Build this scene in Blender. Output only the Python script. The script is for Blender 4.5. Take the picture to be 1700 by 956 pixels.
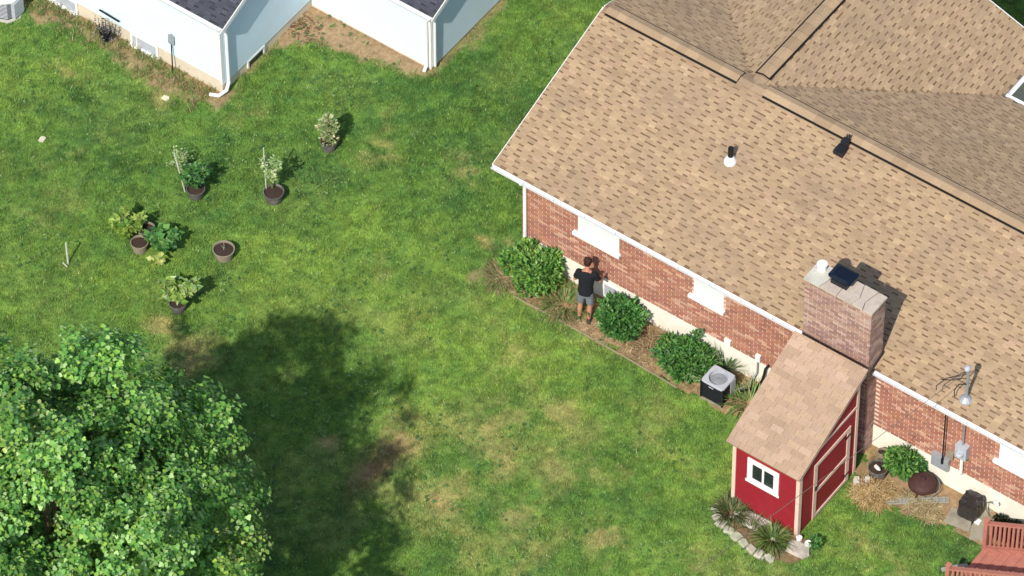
import bpy, math, random
import numpy as np
from mathutils import Vector, Matrix, Quaternion

for o in list(bpy.data.objects): bpy.data.objects.remove(o)
sc = bpy.context.scene
COL = sc.collection
R = math.radians
random.seed(7); rng = np.random.default_rng(11)

# ------------------------------------------------------------------ camera
CAM = Vector((51.42, -70.52, 101.08))
cam = bpy.data.cameras.new('camera'); camo = bpy.data.objects.new('camera', cam); COL.objects.link(camo)
def cam_rot(p, a, r):
    rt = Vector((math.cos(a), math.sin(a), 0)); aw = Vector((-math.sin(a), math.cos(a), 0)); up = Vector((0, 0, 1))
    fw = aw*math.cos(p) - up*math.sin(p); u = aw*math.sin(p) + up*math.cos(p)
    X = rt*math.cos(r) + u*math.sin(r); Y = -rt*math.sin(r) + u*math.cos(r)
    return Matrix((X, Y, -fw)).transposed()
CM = cam_rot(R(49.51), R(36.26), R(-0.40))
camo.matrix_world = Matrix.Translation(CAM) @ CM.to_4x4()
cam.sensor_width = 36; cam.lens = 10000/1700*36; cam.clip_start = 1; cam.clip_end = 3000
sc.camera = camo
FW = -(CM.col[2])

# ------------------------------------------------------------------ world, sun, exposure
SUN_EL = 46.0
sd = Vector((0.22, -0.975, 0)).normalized()          # horizontal direction towards the sun
w = bpy.data.worlds.new('World'); sc.world = w; w.use_nodes = True
nt = w.node_tree; bg = nt.nodes['Background']
sky = nt.nodes.new('ShaderNodeTexSky'); sky.sky_type = 'NISHITA'; sky.sun_disc = False
sky.sun_elevation = R(SUN_EL); sky.sun_rotation = math.atan2(sd.x, sd.y)
nt.links.new(sky.outputs[0], bg.inputs[0]); bg.inputs[1].default_value = 0.15
sl = bpy.data.lights.new('sun', 'SUN'); sl.energy = 4.6; sl.angle = R(0.55); sl.color = (1.0, 0.95, 0.87)
so = bpy.data.objects.new('sun', sl); COL.objects.link(so)
ldir = -(sd*math.cos(R(SUN_EL)) + Vector((0, 0, math.sin(R(SUN_EL)))))
so.rotation_euler = ldir.to_track_quat('-Z', 'Y').to_euler(); so.location = (0, -20, 40)
vs = sc.view_settings; vs.view_transform = 'Standard'; vs.look = 'None'; vs.exposure = 0.0; vs.gamma = 1; vs.use_curve_mapping = False

# ------------------------------------------------------------------ helpers
def lin(r, g, b):
    f = lambda c: (c/255/12.92) if c/255 <= 0.04045 else ((c/255+0.055)/1.055)**2.4
    return (f(r), f(g), f(b))
MATS = {}
def mat(name, col, rough=0.8, var=0.12, scale=6.0, bump=0.0, bscale=60.0, metal=0.0, attr=False, trans=0.0, spec=0.3, stain=None, stain_scale=1.5, hue=None):
    m = bpy.data.materials.new(name); m.use_nodes = True; n = m.node_tree.nodes; l = m.node_tree.links
    b = n['Principled BSDF']; b.inputs['Roughness'].default_value = rough; b.inputs['Metallic'].default_value = metal
    b.inputs['Specular IOR Level'].default_value = spec
    tc = n.new('ShaderNodeNewGeometry')
    nz = n.new('ShaderNodeTexNoise'); nz.inputs['Scale'].default_value = scale; nz.inputs['Detail'].default_value = 6
    l.new(tc.outputs['Position'], nz.inputs['Vector'])
    mr = n.new('ShaderNodeMapRange'); mr.inputs[1].default_value = 0.25; mr.inputs[2].default_value = 0.75
    mr.inputs[3].default_value = 1-var; mr.inputs[4].default_value = 1+var
    l.new(nz.outputs[0], mr.inputs[0])
    mul = n.new('ShaderNodeMixRGB'); mul.blend_type = 'MULTIPLY'; mul.inputs[0].default_value = 1
    if attr:
        a = n.new('ShaderNodeAttribute'); a.attribute_name = 'Col'; src = a.outputs['Color']
        l.new(src, mul.inputs[1])
    else:
        mul.inputs[1].default_value = (*col, 1)
    l.new(mr.outputs[0], mul.inputs[2])
    out = mul.outputs[0]
    if stain:
        n2 = n.new('ShaderNodeTexNoise'); n2.inputs['Scale'].default_value = stain_scale; n2.inputs['Detail'].default_value = 8; n2.inputs['Roughness'].default_value = 0.65
        l.new(tc.outputs['Position'], n2.inputs['Vector'])
        r2 = n.new('ShaderNodeMapRange'); r2.inputs[1].default_value = 0.5; r2.inputs[2].default_value = 0.72; r2.inputs[3].default_value = 0; r2.inputs[4].default_value = stain[3]
        l.new(n2.outputs[0], r2.inputs[0])
        mx = n.new('ShaderNodeMixRGB'); mx.inputs[2].default_value = (*stain[:3], 1)
        l.new(r2.outputs[0], mx.inputs[0]); l.new(out, mx.inputs[1]); out = mx.outputs[0]
    l.new(out, b.inputs['Base Color'])
    if bump:
        bn = n.new('ShaderNodeTexNoise'); bn.inputs['Scale'].default_value = bscale; bn.inputs['Detail'].default_value = 4
        l.new(tc.outputs['Position'], bn.inputs['Vector'])
        bp = n.new('ShaderNodeBump'); bp.inputs['Strength'].default_value = bump; bp.inputs['Distance'].default_value = 0.01
        l.new(bn.outputs[0], bp.inputs['Height']); l.new(bp.outputs[0], b.inputs['Normal'])
    if trans:
        t = n.new('ShaderNodeBsdfTranslucent'); ms = n.new('ShaderNodeMixShader'); ms.inputs[0].default_value = trans
        l.new(out, t.inputs['Color']); l.new(b.outputs[0], ms.inputs[1]); l.new(t.outputs[0], ms.inputs[2])
        l.new(ms.outputs[0], n['Material Output'].inputs['Surface'])
    MATS[name] = m; return m

class MB:
    """collects faces; build() links them as ONE mesh object"""
    def __init__(s): s.v = []; s.f = []; s.c = []
    def quad(s, pts, col=None):
        b = len(s.v); s.v += [tuple(p) for p in pts]; s.f.append(tuple(range(b, b+len(pts)))); s.c.append(col)
    def add(s, vs, fs, col=None):
        b = len(s.v); s.v += [tuple(p) for p in vs]
        for f in fs: s.f.append(tuple(i+b for i in f)); s.c.append(col)
    def box(s, x0, x1, y0, y1, z0, z1, col=None, rz=0, about=None):
        vs = [(x0,y0,z0),(x1,y0,z0),(x1,y1,z0),(x0,y1,z0),(x0,y0,z1),(x1,y0,z1),(x1,y1,z1),(x0,y1,z1)]
        if rz:
            cx, cy = about if about else ((x0+x1)/2, (y0+y1)/2); c, q = math.cos(rz), math.sin(rz)
            vs = [(cx+(x-cx)*c-(y-cy)*q, cy+(x-cx)*q+(y-cy)*c, z) for x, y, z in vs]
        s.add(vs, [(0,3,2,1),(4,5,6,7),(0,1,5,4),(1,2,6,5),(2,3,7,6),(3,0,4,7)], col); return s
    def beam(s, a, b, w, h, col=None, up=(0,0,1)):
        a = Vector(a); b = Vector(b); d = (b-a).normalized(); u = Vector(up); sde = d.cross(u)
        if sde.length < 1e-4: sde = d.cross(Vector((0,1,0)))
        sde.normalize(); u = sde.cross(d)
        vs = [p + sde*(i*w/2) + u*(j*h/2) for p in (a, b) for i, j in ((-1,-1),(1,-1),(1,1),(-1,1))]
        s.add(vs, [(3,2,1,0),(4,5,6,7),(0,1,5,4),(1,2,6,5),(2,3,7,6),(3,0,4,7)], col); return s
    def tube(s, pts, rad, n=8, col=None, cap=True):
        pts = [Vector(p) for p in pts]; rs = rad if isinstance(rad, (list, tuple)) else [rad]*len(pts)
        rings = []; prev = None
        for i, p in enumerate(pts):
            d = (pts[min(i+1, len(pts)-1)] - pts[max(i-1, 0)]).normalized()
            if prev is None:
                sde = d.cross(Vector((0.3, 0.2, 1))); 
                if sde.length < 1e-3: sde = d.cross(Vector((1, 0, 0)))
            else: sde = prev - d*prev.dot(d)
            sde.normalize(); prev = sde; u = d.cross(sde)
            rings.append([p + (sde*math.cos(t) + u*math.sin(t))*rs[i] for t in [2*math.pi*k/n for k in range(n)]])
        b = len(s.v)
        for r_ in rings: s.v += [tuple(q) for q in r_]
        for i in range(len(rings)-1):
            for k in range(n):
                s.f.append((b+i*n+k, b+i*n+(k+1)%n, b+(i+1)*n+(k+1)%n, b+(i+1)*n+k)); s.c.append(col)
        if cap:
            s.f.append(tuple(b+k for k in reversed(range(n)))); s.c.append(col)
            e = b+(len(rings)-1)*n; s.f.append(tuple(e+k for k in range(n))); s.c.append(col)
        return s
    def lathe(s, prof, c=(0,0,0), n=24, col=None, sx=1, sy=1):
        b = len(s.v)
        for r_, z in prof:
            for k in range(n):
                t = 2*math.pi*k/n; s.v.append((c[0]+r_*math.cos(t)*sx, c[1]+r_*math.sin(t)*sy, c[2]+z))
        for i in range(len(prof)-1):
            for k in range(n):
                s.f.append((b+i*n+k, b+i*n+(k+1)%n, b+(i+1)*n+(k+1)%n, b+(i+1)*n+k)); s.c.append(col)
        s.f.append(tuple(b+k for k in reversed(range(n)))); s.c.append(col)
        e = b+(len(prof)-1)*n; s.f.append(tuple(e+k for k in range(n))); s.c.append(col)
        return s
    def ell(s, c, r, n=12, m=8, col=None):
        prof = [(math.sin(math.pi*i/m), -math.cos(math.pi*i/m)) for i in range(m+1)]
        b = len(s.v)
        for q, z in prof:
            for k in range(n):
                t = 2*math.pi*k/n; s.v.append((c[0]+max(q,1e-3)*math.cos(t)*r[0], c[1]+max(q,1e-3)*math.sin(t)*r[1], c[2]+z*r[2]))
        for i in range(m):
            for k in range(n):
                s.f.append((b+i*n+k, b+i*n+(k+1)%n, b+(i+1)*n+(k+1)%n, b+(i+1)*n+k)); s.c.append(col)
        return s
    def mesh(s, name, m):
        me = bpy.data.meshes.new(name); me.from_pydata(s.v, [], s.f)
        if any(c is not None for c in s.c):
            a = me.color_attributes.new('Col', 'FLOAT_COLOR', 'CORNER')
            arr = []
            for f, c in zip(s.f, s.c):
                c = c if c is not None else (0.5, 0.5, 0.5)
                arr += [c[0], c[1], c[2], 1.0]*len(f)
            a.data.foreach_set('color', arr)
        me.materials.append(MATS[m] if isinstance(m, str) else m)
        return me
    def build(s, name, m, parent=None, smooth=False):
        me = s.mesh(name, m)
        if smooth: me.shade_smooth()
        o = bpy.data.objects.new(name, me); COL.objects.link(o)
        if parent: o.parent = parent
        return o
def link(name, me, parent=None):
    o = bpy.data.objects.new(name, me); COL.objects.link(o)
    if parent: o.parent = parent
    return o
def tag(o, label=None, cat=None, group=None, kind=None):
    if label: o['label'] = label
    if cat: o['category'] = cat
    if group: o['group'] = group
    if kind: o['kind'] = kind
    return o
def thing(name, label, cat, loc=(0,0,0), rz=0, group=None):
    o = bpy.data.objects.new(name, None); COL.objects.link(o); o.location = loc; o.rotation_euler = (0,0,rz)
    o.empty_display_size = 0.2
    return tag(o, label, cat, group)
def U(a, b): return random.uniform(a, b)
def jit(c, v):
    k = 1+U(-v, v); return tuple(max(0.004, x*k*(1+U(-v*0.3, v*0.3))) for x in c)

# numpy value noise ------------------------------------------------
_P = rng.random((256, 256))
def vnoise(x, y, s):
    x = np.asarray(x)*s + 57.3; y = np.asarray(y)*s + 91.7
    xi = np.floor(x).astype(int); yi = np.floor(y).astype(int); fx = x-xi; fy = y-yi
    fx = fx*fx*(3-2*fx); fy = fy*fy*(3-2*fy)
    g = lambda i, j: _P[i & 255, j & 255]
    return (g(xi,yi)*(1-fx)+g(xi+1,yi)*fx)*(1-fy) + (g(xi,yi+1)*(1-fx)+g(xi+1,yi+1)*fx)*fy
def fbm(x, y, s, o=4):
    t = 0; a = 1; n = 0
    for i in range(o):
        t = t + a*vnoise(np.asarray(x)+i*13.1, np.asarray(y)-i*7.7, s*2**i); n += a; a *= 0.55
    return t/n
def sstep(a, b, x): t = np.clip((x-a)/(b-a), 0, 1); return t*t*(3-2*t)

# ------------------------------------------------------------------ materials
mat('ground', (0,0,0), 0.95, 0.25, 9, 0.5, 45, attr=True, spec=0.1)
mat('grass', (0,0,0), 0.75, 0.15, 3, attr=True, trans=0.25, spec=0.2)
mat('leaf', (0,0,0), 0.5, 0.12, 5, attr=True, trans=0.22, spec=0.35)
mat('straw', (0,0,0), 0.85, 0.15, 8, attr=True, spec=0.15)
mat('shingle', (0,0,0), 0.92, 0.16, 40, 0.35, 160, attr=True, spec=0.15, stain=(0.24, 0.18, 0.13, 0.42), stain_scale=0.9)
mat('roof_deck', lin(146, 120, 94), 0.95, 0.2, 30, 0.3, 120, spec=0.1)
mat('vent_and_shade_black', (0.012, 0.011, 0.010), 0.8, 0.1)
mat('brick', (0,0,0), 0.88, 0.18, 30, 0.4, 120, attr=True, spec=0.15)
mat('mortar', lin(218, 198, 180), 0.95, 0.12, 20, 0.3, 90, spec=0.1)
mat('wall_brick', lin(160, 100, 78), 0.9, 0.15, 14, 0.3, 60)
mat('foundation', lin(236, 231, 214), 0.9, 0.05, 3, 0.15, 30, stain=(0.42, 0.38, 0.30, 0.35), stain_scale=2.2)
mat('white', lin(236, 234, 230), 0.5, 0.04, 3, stain=(0.5, 0.48, 0.43, 0.2), stain_scale=5)
mat('white_metal', lin(240, 240, 240), 0.35, 0.03, 3, stain=(0.45, 0.44, 0.42, 0.22), stain_scale=6)
mat('siding', lin(212, 230, 240), 0.55, 0.03, 2, stain=(0.60, 0.58, 0.52, 0.18), stain_scale=1.3)
mat('found_tan', lin(214, 200, 176), 0.9, 0.07, 3, 0.2, 30, stain=(0.35, 0.30, 0.24, 0.35), stain_scale=2)
mat('slate', lin(74, 76, 84), 0.9, 0.15, 20, 0.3, 80, attr=False)
mat('slate_tab', (0,0,0), 0.9, 0.2, 30, 0.3, 100, attr=True)
mat('blind', lin(226, 228, 228), 0.25, 0.04, 3, spec=0.6)
mat('glass', (0.02, 0.025, 0.03), 0.08, 0.05, spec=0.6)
mat('red_paint', lin(150, 34, 46), 0.6, 0.07, 4, 0.1, 40, stain=(0.16, 0.02, 0.025, 0.35), stain_scale=3)
mat('trim', lin(226, 196, 178), 0.65, 0.06, 6, stain=(0.42, 0.30, 0.24, 0.3), stain_scale=7)
mat('concrete', lin(196, 192, 178), 0.92, 0.1, 4, 0.3, 40, stain=(0.28, 0.25, 0.20, 0.5), stain_scale=3)
mat('slab', lin(156, 148, 130), 0.92, 0.15, 6, 0.4, 40, stain=(0.16, 0.14, 0.10, 0.6), stain_scale=4)
mat('stone', (0,0,0), 0.92, 0.25, 9, 0.5, 30, attr=True, stain=(0.16, 0.15, 0.10, 0.5), stain_scale=5)
mat('chim_cap', lin(190, 176, 160), 0.9, 0.1, 6, 0.3, 40, stain=(0.30, 0.25, 0.20, 0.5), stain_scale=5)
mat('dark_metal', lin(40, 41, 46), 0.5, 0.15, 8, metal=0.2)
mat('cap_metal', lin(26, 34, 50), 0.35, 0.2, 8, metal=0.3)
mat('grey_metal', lin(150, 154, 160), 0.45, 0.08, 6, metal=0.3)
mat('grey_plate', lin(176, 180, 186), 0.5, 0.08, 6)
mat('zinc', lin(168, 172, 176), 0.5, 0.1, 8, metal=0.3)
mat('black', (0.012, 0.012, 0.013), 0.55, 0.2)
mat('black_vinyl', lin(44, 40, 40), 0.32, 0.2, 6, 0.5, 9, spec=0.6)
mat('rust', lin(70, 46, 42), 0.7, 0.25, 9, 0.2, 50, stain=(0.10, 0.04, 0.025, 0.5), stain_scale=6)
mat('pot_grey', lin(92, 89, 84), 0.8, 0.15, 9, stain=(0.36, 0.33, 0.27, 0.45), stain_scale=6)
mat('pot_tan', lin(146, 134, 114), 0.85, 0.15, 9, stain=(0.20, 0.17, 0.13, 0.5), stain_scale=6)
mat('potting_soil', lin(64, 50, 42), 0.95, 0.4, 40, 0.8, 60)
mat('stake', lin(190, 196, 172), 0.8, 0.1, 10)
mat('old_wood', lin(150, 152, 142), 0.85, 0.2, 12, 0.2, 50)
mat('edging', lin(150, 140, 108), 0.85, 0.15, 12, 0.2, 50)
mat('deck_paint', lin(178, 116, 100), 0.7, 0.1, 6, 0.1, 40, stain=(0.24, 0.12, 0.08, 0.4), stain_scale=4)
mat('bark', lin(96, 82, 66), 0.95, 0.3, 10, 0.8, 30)
mat('stem', lin(112, 122, 70), 0.8, 0.2, 10)
mat('skin', lin(176, 124, 100), 0.55, 0.05, 10)
mat('tshirt', (0.010, 0.011, 0.014), 0.9, 0.2, 12, 0.3, 30)
mat('shorts', lin(112, 115, 122), 0.9, 0.1, 12, 0.3, 30)
mat('hair', lin(54, 30, 22), 0.6, 0.3, 40, 0.8, 60)
mat('shoe', lin(60, 56, 54), 0.7, 0.1)
mat('hose', lin(112, 120, 96), 0.5, 0.1)
mat('cable', (0.02, 0.02, 0.021), 0.5, 0.1)
mat('cable_pale', lin(120, 108, 96), 0.6, 0.1)

# ------------------------------------------------------------------ ground colours
SPOTS = [(0.9,-5.9,0.55,.9),(0.55,-5.2,0.45,.7),(1.0,-6.9,0.4,.6),(3.1,-5.1,0.55,.8),(3.4,-3.2,0.5,.8),(2.4,-4.1,0.9,.5),(4.6,-4.3,0.8,.45),(-1.0,-0.2,0.32,.9),
         (-0.26,-6.8,0.28,1.0),(6.1,-5.4,0.55,.8),(4.3,-6.2,0.6,.7),(2.6,-6.6,0.7,.6),(-5.2,-6.3,0.45,.9),(-4.2,-6.6,0.8,.8),(-5.9,-7.7,0.5,.5),(1.6,-2.6,0.7,.35),
         (-4.4,0.6,0.5,.7),(-2.6,1.3,0.5,.6),(-4.6,1.5,0.5,.4),(-11.6,-1.6,0.5,.5),(-9.4,-1.0,0.35,.8),(-7.4,-0.3,0.5,.4),(-8.0,-6.2,0.4,.5),(-10,-3.6,0.7,.4),(8.0,-4.9,0.7,.4),(10.6,-2.4,0.7,.5),(11.5,-2.6,0.6,.5),(9.6,-4.4,0.6,.5),(-2.2,-2.2,0.6,.3),(-9.5,-5.0,0.9,.35)]
def soil_mask(x, y):
    e = (fbm(x, y, 2.3, 5)-0.5)*1.6
    a = sstep(0.65, 0.30, -0.05-y+e*1.1)*((x<-8.1)&(x>-20)&(y<0.1))*0.85                        # along the white house
    d = 3.29-y; wd = np.clip((-4.9-x)/3.4, 0, 1)*1.25
    b = sstep(0.25, -0.1, d-wd+e*0.8)*((x<-4.9)&(x>-8.6)&(y>1.6)&(y<3.6))
    c2 = sstep(0.30, 0.0, (x+4.96)+e*0.7)*((x>-5.2)&(y>3.2)&(y<12))*0.6
    g = sstep(0.30, 0.0, (x+8.37)+e*0.7)*((x>-8.6)&(y>-0.3)&(y<3.4))*0.6
    h = sstep(0.15, -0.15, np.abs(x+0.35)-0.35+e*0.9+np.abs(y+0.75)*0.55)*0.75
    return np.clip(np.maximum.reduce([a, b, c2, g, h]), 0, 1)
def lawn_color(x, y):
    n1 = fbm(x, y, 0.35, 4); n2 = fbm(x+31, y-17, 1.3, 4); n3 = fbm(x-9, y+23, 5.0, 3); n4 = fbm(x+77, y+5, 0.8, 5)
    dk = np.array(lin(91, 130, 66)); md = np.array(lin(117, 152, 71)); yl = np.array(lin(148, 176, 80)); tn = np.array(lin(186, 170, 112)); so_ = np.array(lin(172, 146, 112))
    yy = np.exp(-(((x+1.0)/3.2)**2+((y+2.6)/2.4)**2))*.42 + sstep(-1, 2.5, x)*sstep(-1.2,-2.2,y)*.18
    t = np.clip((n1-0.5)*1.1+(n2-0.5)*0.7+(n3-0.5)*1.0+0.42+yy, 0, 1)[..., None]
    c = dk*(1-sstep(0,0.55,t))+md*sstep(0,0.55,t); c = c*(1-0.75*sstep(0.55,1,t))+yl*0.75*sstep(0.55,1,t)
    dry = np.zeros_like(x)
    for sx, sy, r, s in SPOTS:
        d2 = ((x-sx)**2+(y-sy)**2)/(r*r); dry = np.maximum(dry, s*np.exp(-d2*1.1))
    reg = sstep(6.5, 1.5, np.hypot((x-3.6)*0.8, (y+5.2)))*0.22 + 0.05; n5 = fbm(x+3, y+44, 3.1, 4)
    dry = np.clip(dry*0.9*sstep(0.36,0.62,n5+0.35*(dry-.4))*(0.5+1.0*n3) + reg*sstep(0.50, 0.72, n4)*1.3*(0.4+1.2*n3), 0, 0.92)
    sp = sstep(0.72, 0.80, fbm(x+5, y+8, 2.4, 3))*0.5
    dry = np.maximum(dry, sp*reg*2)[..., None]
    c = c*(1-dry)+tn*dry; c = c*(0.84+0.32*sstep(0.3,0.7,fbm(x-40, y+12, 8.5, 2)))[..., None]
    bt = np.clip(np.exp(-(((x-1.0)/.34)**2+((y+6.15)/.6)**2))*1.5*n3+np.exp(-(((x-.95)/.3)**2+((y+7.1)/.5)**2))*1.2*n3, 0, .85)[..., None]; c = c*(1-bt)+np.array(lin(162,134,96))*bt
    s = soil_mask(x, y)[..., None]; c = c*(1-s)+so_*(0.75+0.5*n3[..., None])*s
    return c, dry[..., 0], s[..., 0]

# one ground sheet to the horizon, dense where the camera looks
def axis(lo, hi, step):
    a = list(np.arange(lo, hi, step)); o = [-1500,-700,-300,-140,-80,-50,-35,-28,-24]
    return np.array([v for v in o if v < lo-1] + a + [-v for v in reversed(o) if -v > hi+1])
xs = axis(-22, 21, 0.13); ys = axis(-22, 21, 0.13)
gx, gy = np.meshgrid(xs, ys); nx, ny = len(xs), len(ys)
gz = (fbm(gx, gy, 1.1, 3)-0.5)*0.03*((np.abs(gx)<22)&(np.abs(gy)<22))
me = bpy.data.meshes.new('lawn')
idx = np.arange(nx*ny).reshape(ny, nx)
fq = np.stack([idx[:-1,:-1], idx[:-1,1:], idx[1:,1:], idx[1:,:-1]], -1).reshape(-1, 4)
me.vertices.add(nx*ny); me.vertices.foreach_set('co', np.stack([gx, gy, gz-0.015], -1).astype(np.float32).ravel())
me.loops.add(fq.size); me.loops.foreach_set('vertex_index', fq.ravel().astype(np.int32))
me.polygons.add(len(fq)); me.polygons.foreach_set('loop_start', (np.arange(len(fq))*4).astype(np.int32)); me.polygons.foreach_set('loop_total', np.full(len(fq), 4, np.int32))
me.update(calc_edges=True)
gc, _, _ = lawn_color(gx, gy)
a = me.color_attributes.new('Col', 'FLOAT_COLOR', 'POINT')
a.data.foreach_set('color', np.concatenate([gc*0.8, np.ones((ny, nx, 1))], -1).astype(np.float32).ravel())
me.materials.append(MATS['ground']); me.shade_smooth()
tag(link('lawn', me), 'mown green lawn with dry tan patches', None, kind='structure')

# garden beds (soil sheets)
def sheet(name, poly, z, m, col, step=0.09, rough=0.03):
    """irregular soil sheet: grid clipped to polygon, uneven surface"""
    P = np.array(poly); x0, y0 = P.min(0); x1, y1 = P.max(0)
    X = np.arange(x0, x1+step, step); Y = np.arange(y0, y1+step, step); GX, GY = np.meshgrid(X, Y)
    def inside(px, py):
        r_ = np.zeros(px.shape, bool); j = len(P)-1
        for i in range(len(P)):
            c_ = ((P[i,1] > py) != (P[j,1] > py)) & (px < (P[j,0]-P[i,0])*(py-P[i,1])/(P[j,1]-P[i,1]+1e-12)+P[i,0]); r_ ^= c_; j = i
        return r_
    n = fbm(GX, GY, 3.0, 4); H = z+(n-0.5)*2*rough
    mb = MB(); mb.v = [tuple(p) for p in np.stack([GX, GY, H], -1).reshape(-1, 3)]
    ii = np.arange(GX.size).reshape(GX.shape)
    cx = (GX[:-1,:-1]+step/2); cy = (GY[:-1,:-1]+step/2); k = inside(cx+(vnoise(cx,cy,4)-.5)*.25, cy+(vnoise(cx+9,cy,4)-.5)*.25)
    n5 = fbm(cx, cy, 7, 3)
    for j in range(k.shape[0]):
        for i in range(k.shape[1]):
            if k[j, i]:
                mb.f.append((ii[j,i], ii[j,i+1], ii[j+1,i+1], ii[j+1,i])); mb.c.append(tuple(np.array(col)*(0.6+0.8*n5[j,i])))
    o = mb.build(name, m, smooth=True); return o
tag(sheet('garden_bed', [(-0.2,-0.75),(0.5,-1.12),(2.2,-1.05),(3.7,-1.1),(5.0,-1.15),(6.3,-1.05),(7.7,-0.7),(7.7,0.05),(-0.2,0.05)], 0.02, 'ground', lin(158,130,98)), 'dry brown soil bed along brick wall', kind='structure')
tag(sheet('garden_soil', [(9.45,-1.0),(10.2,-1.3),(11.4,-0.95),(12.3,-0.9),(13.2,-0.8),(16,-0.8),(16,0.05),(9.3,0.05)], 0.018, 'ground', lin(150,124,94)), 'bare brown soil beside stairs along brick wall', kind='structure')
tag(sheet('flower_bed_soil', [(7.6,-3.6),(8.2,-3.85),(9.1,-3.95),(9.75,-3.6),(9.9,-3.0),(9.45,-3.0),(7.6,-3.0)], 0.02, 'ground', lin(128,104,80), 0.06), 'brown soil bed in front of red shed', kind='structure')
mb = MB(); mb.box(7.95, 9.25, -3.45, -3.06, -0.05, 0.055); tag(mb.build('concrete_pad', 'concrete'), 'pale concrete strip at foot of red shed', kind='structure')

# ------------------------------------------------------------------ grass blades
def in_rect(x, y, a, b, c, d): return (x > a) & (x < b) & (y > c) & (y < d)
def blocked(x, y):
    k = in_rect(x,y,-0.02,16.5,0,8) | in_rect(x,y,-0.7,7.4,8,9.5) | in_rect(x,y,-30,-8.37,-0.05,12) | in_rect(x,y,-30,-4.96,3.29,12) | in_rect(x,y,7.72,9.42,-3.03,-0.8)
    k |= in_rect(x,y,0.2,7.7,-0.98,0) | in_rect(x,y,9.6,16,-0.75,0) | in_rect(x,y,7.75,9.5,-3.5,-3)
    return k
corn = np.array([(-14.3,-0.76),(-3.7,-13.8),(13.9,-1.1),(4.8,13.0)])
NB = 760000
u = rng.random(int(NB*1.9)); v = rng.random(int(NB*1.9)); u = u*1.14-0.07; v = v*1.14-0.07
bx = corn[0,0]*(1-u)*(1-v)+corn[1,0]*(1-u)*v+corn[2,0]*u*v+corn[3,0]*u*(1-v)
by = corn[0,1]*(1-u)*(1-v)+corn[1,1]*(1-u)*v+corn[2,1]*u*v+corn[3,1]*u*(1-v)
k = ~blocked(bx, by); bx = bx[k][:NB]; by = by[k][:NB]
c, dry, soil = lawn_color(bx, by)
keep = rng.random(len(bx)) > np.clip(soil*0.93+dry*0.35, 0, 0.95); bx, by, c, dry = bx[keep], by[keep], c[keep], dry[keep]
nb = len(bx); cl = fbm(bx, by, 4.5, 2); cl2 = fbm(bx+3, by-8, 0.9, 3)
hh = (0.016+0.030*sstep(0.35,0.8,cl)*(0.4+1.1*cl2)+0.02*rng.random(nb))*(1-0.45*dry)
th = rng.random(nb)*2*np.pi; wd = 0.0055+0.006*rng.random(nb); ln = hh*(0.3+0.9*rng.random(nb)); la = rng.random(nb)*2*np.pi
z0 = np.full(nb, -0.012)
A = np.stack([bx-wd*np.cos(th), by-wd*np.sin(th), z0], -1); B = np.stack([bx+wd*np.cos(th), by+wd*np.sin(th), z0], -1)
T = np.stack([bx+ln*np.cos(la), by+ln*np.sin(la), hh], -1)
V = np.stack([A, B, T], 1).reshape(-1, 3).astype(np.float32)
me = bpy.data.meshes.new('grass'); me.vertices.add(nb*3); me.vertices.foreach_set('co', V.ravel())
me.loops.add(nb*3); me.loops.foreach_set('vertex_index', np.arange(nb*3, dtype=np.int32))
me.polygons.add(nb); me.polygons.foreach_set('loop_start', (np.arange(nb)*3).astype(np.int32)); me.polygons.foreach_set('loop_total', np.full(nb, 3, np.int32))
me.update(calc_edges=True)
bc = c*(0.75+0.6*rng.random((nb,1)))*np.array([1.0,1.0,1.0]); bc = bc*(1+0.25*(rng.random((nb,1))-.5)*np.array([1.2,0.2,-.5]))
pale = (rng.random(nb) < 0.02+0.05*dry)[:, None]; bc = np.where(pale, np.array(lin(206,204,150)), bc)
a = me.color_attributes.new('Col', 'FLOAT_COLOR', 'POINT')
a.data.foreach_set('color', np.repeat(np.concatenate([np.clip(bc,0.003,0.9), np.ones((nb,1))], -1), 3, 0).astype(np.float32).ravel())
me.materials.append(MATS['grass'])
tag(link('grass', me), 'short green and straw coloured grass blades covering the yard', 'grass', kind='stuff')

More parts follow.
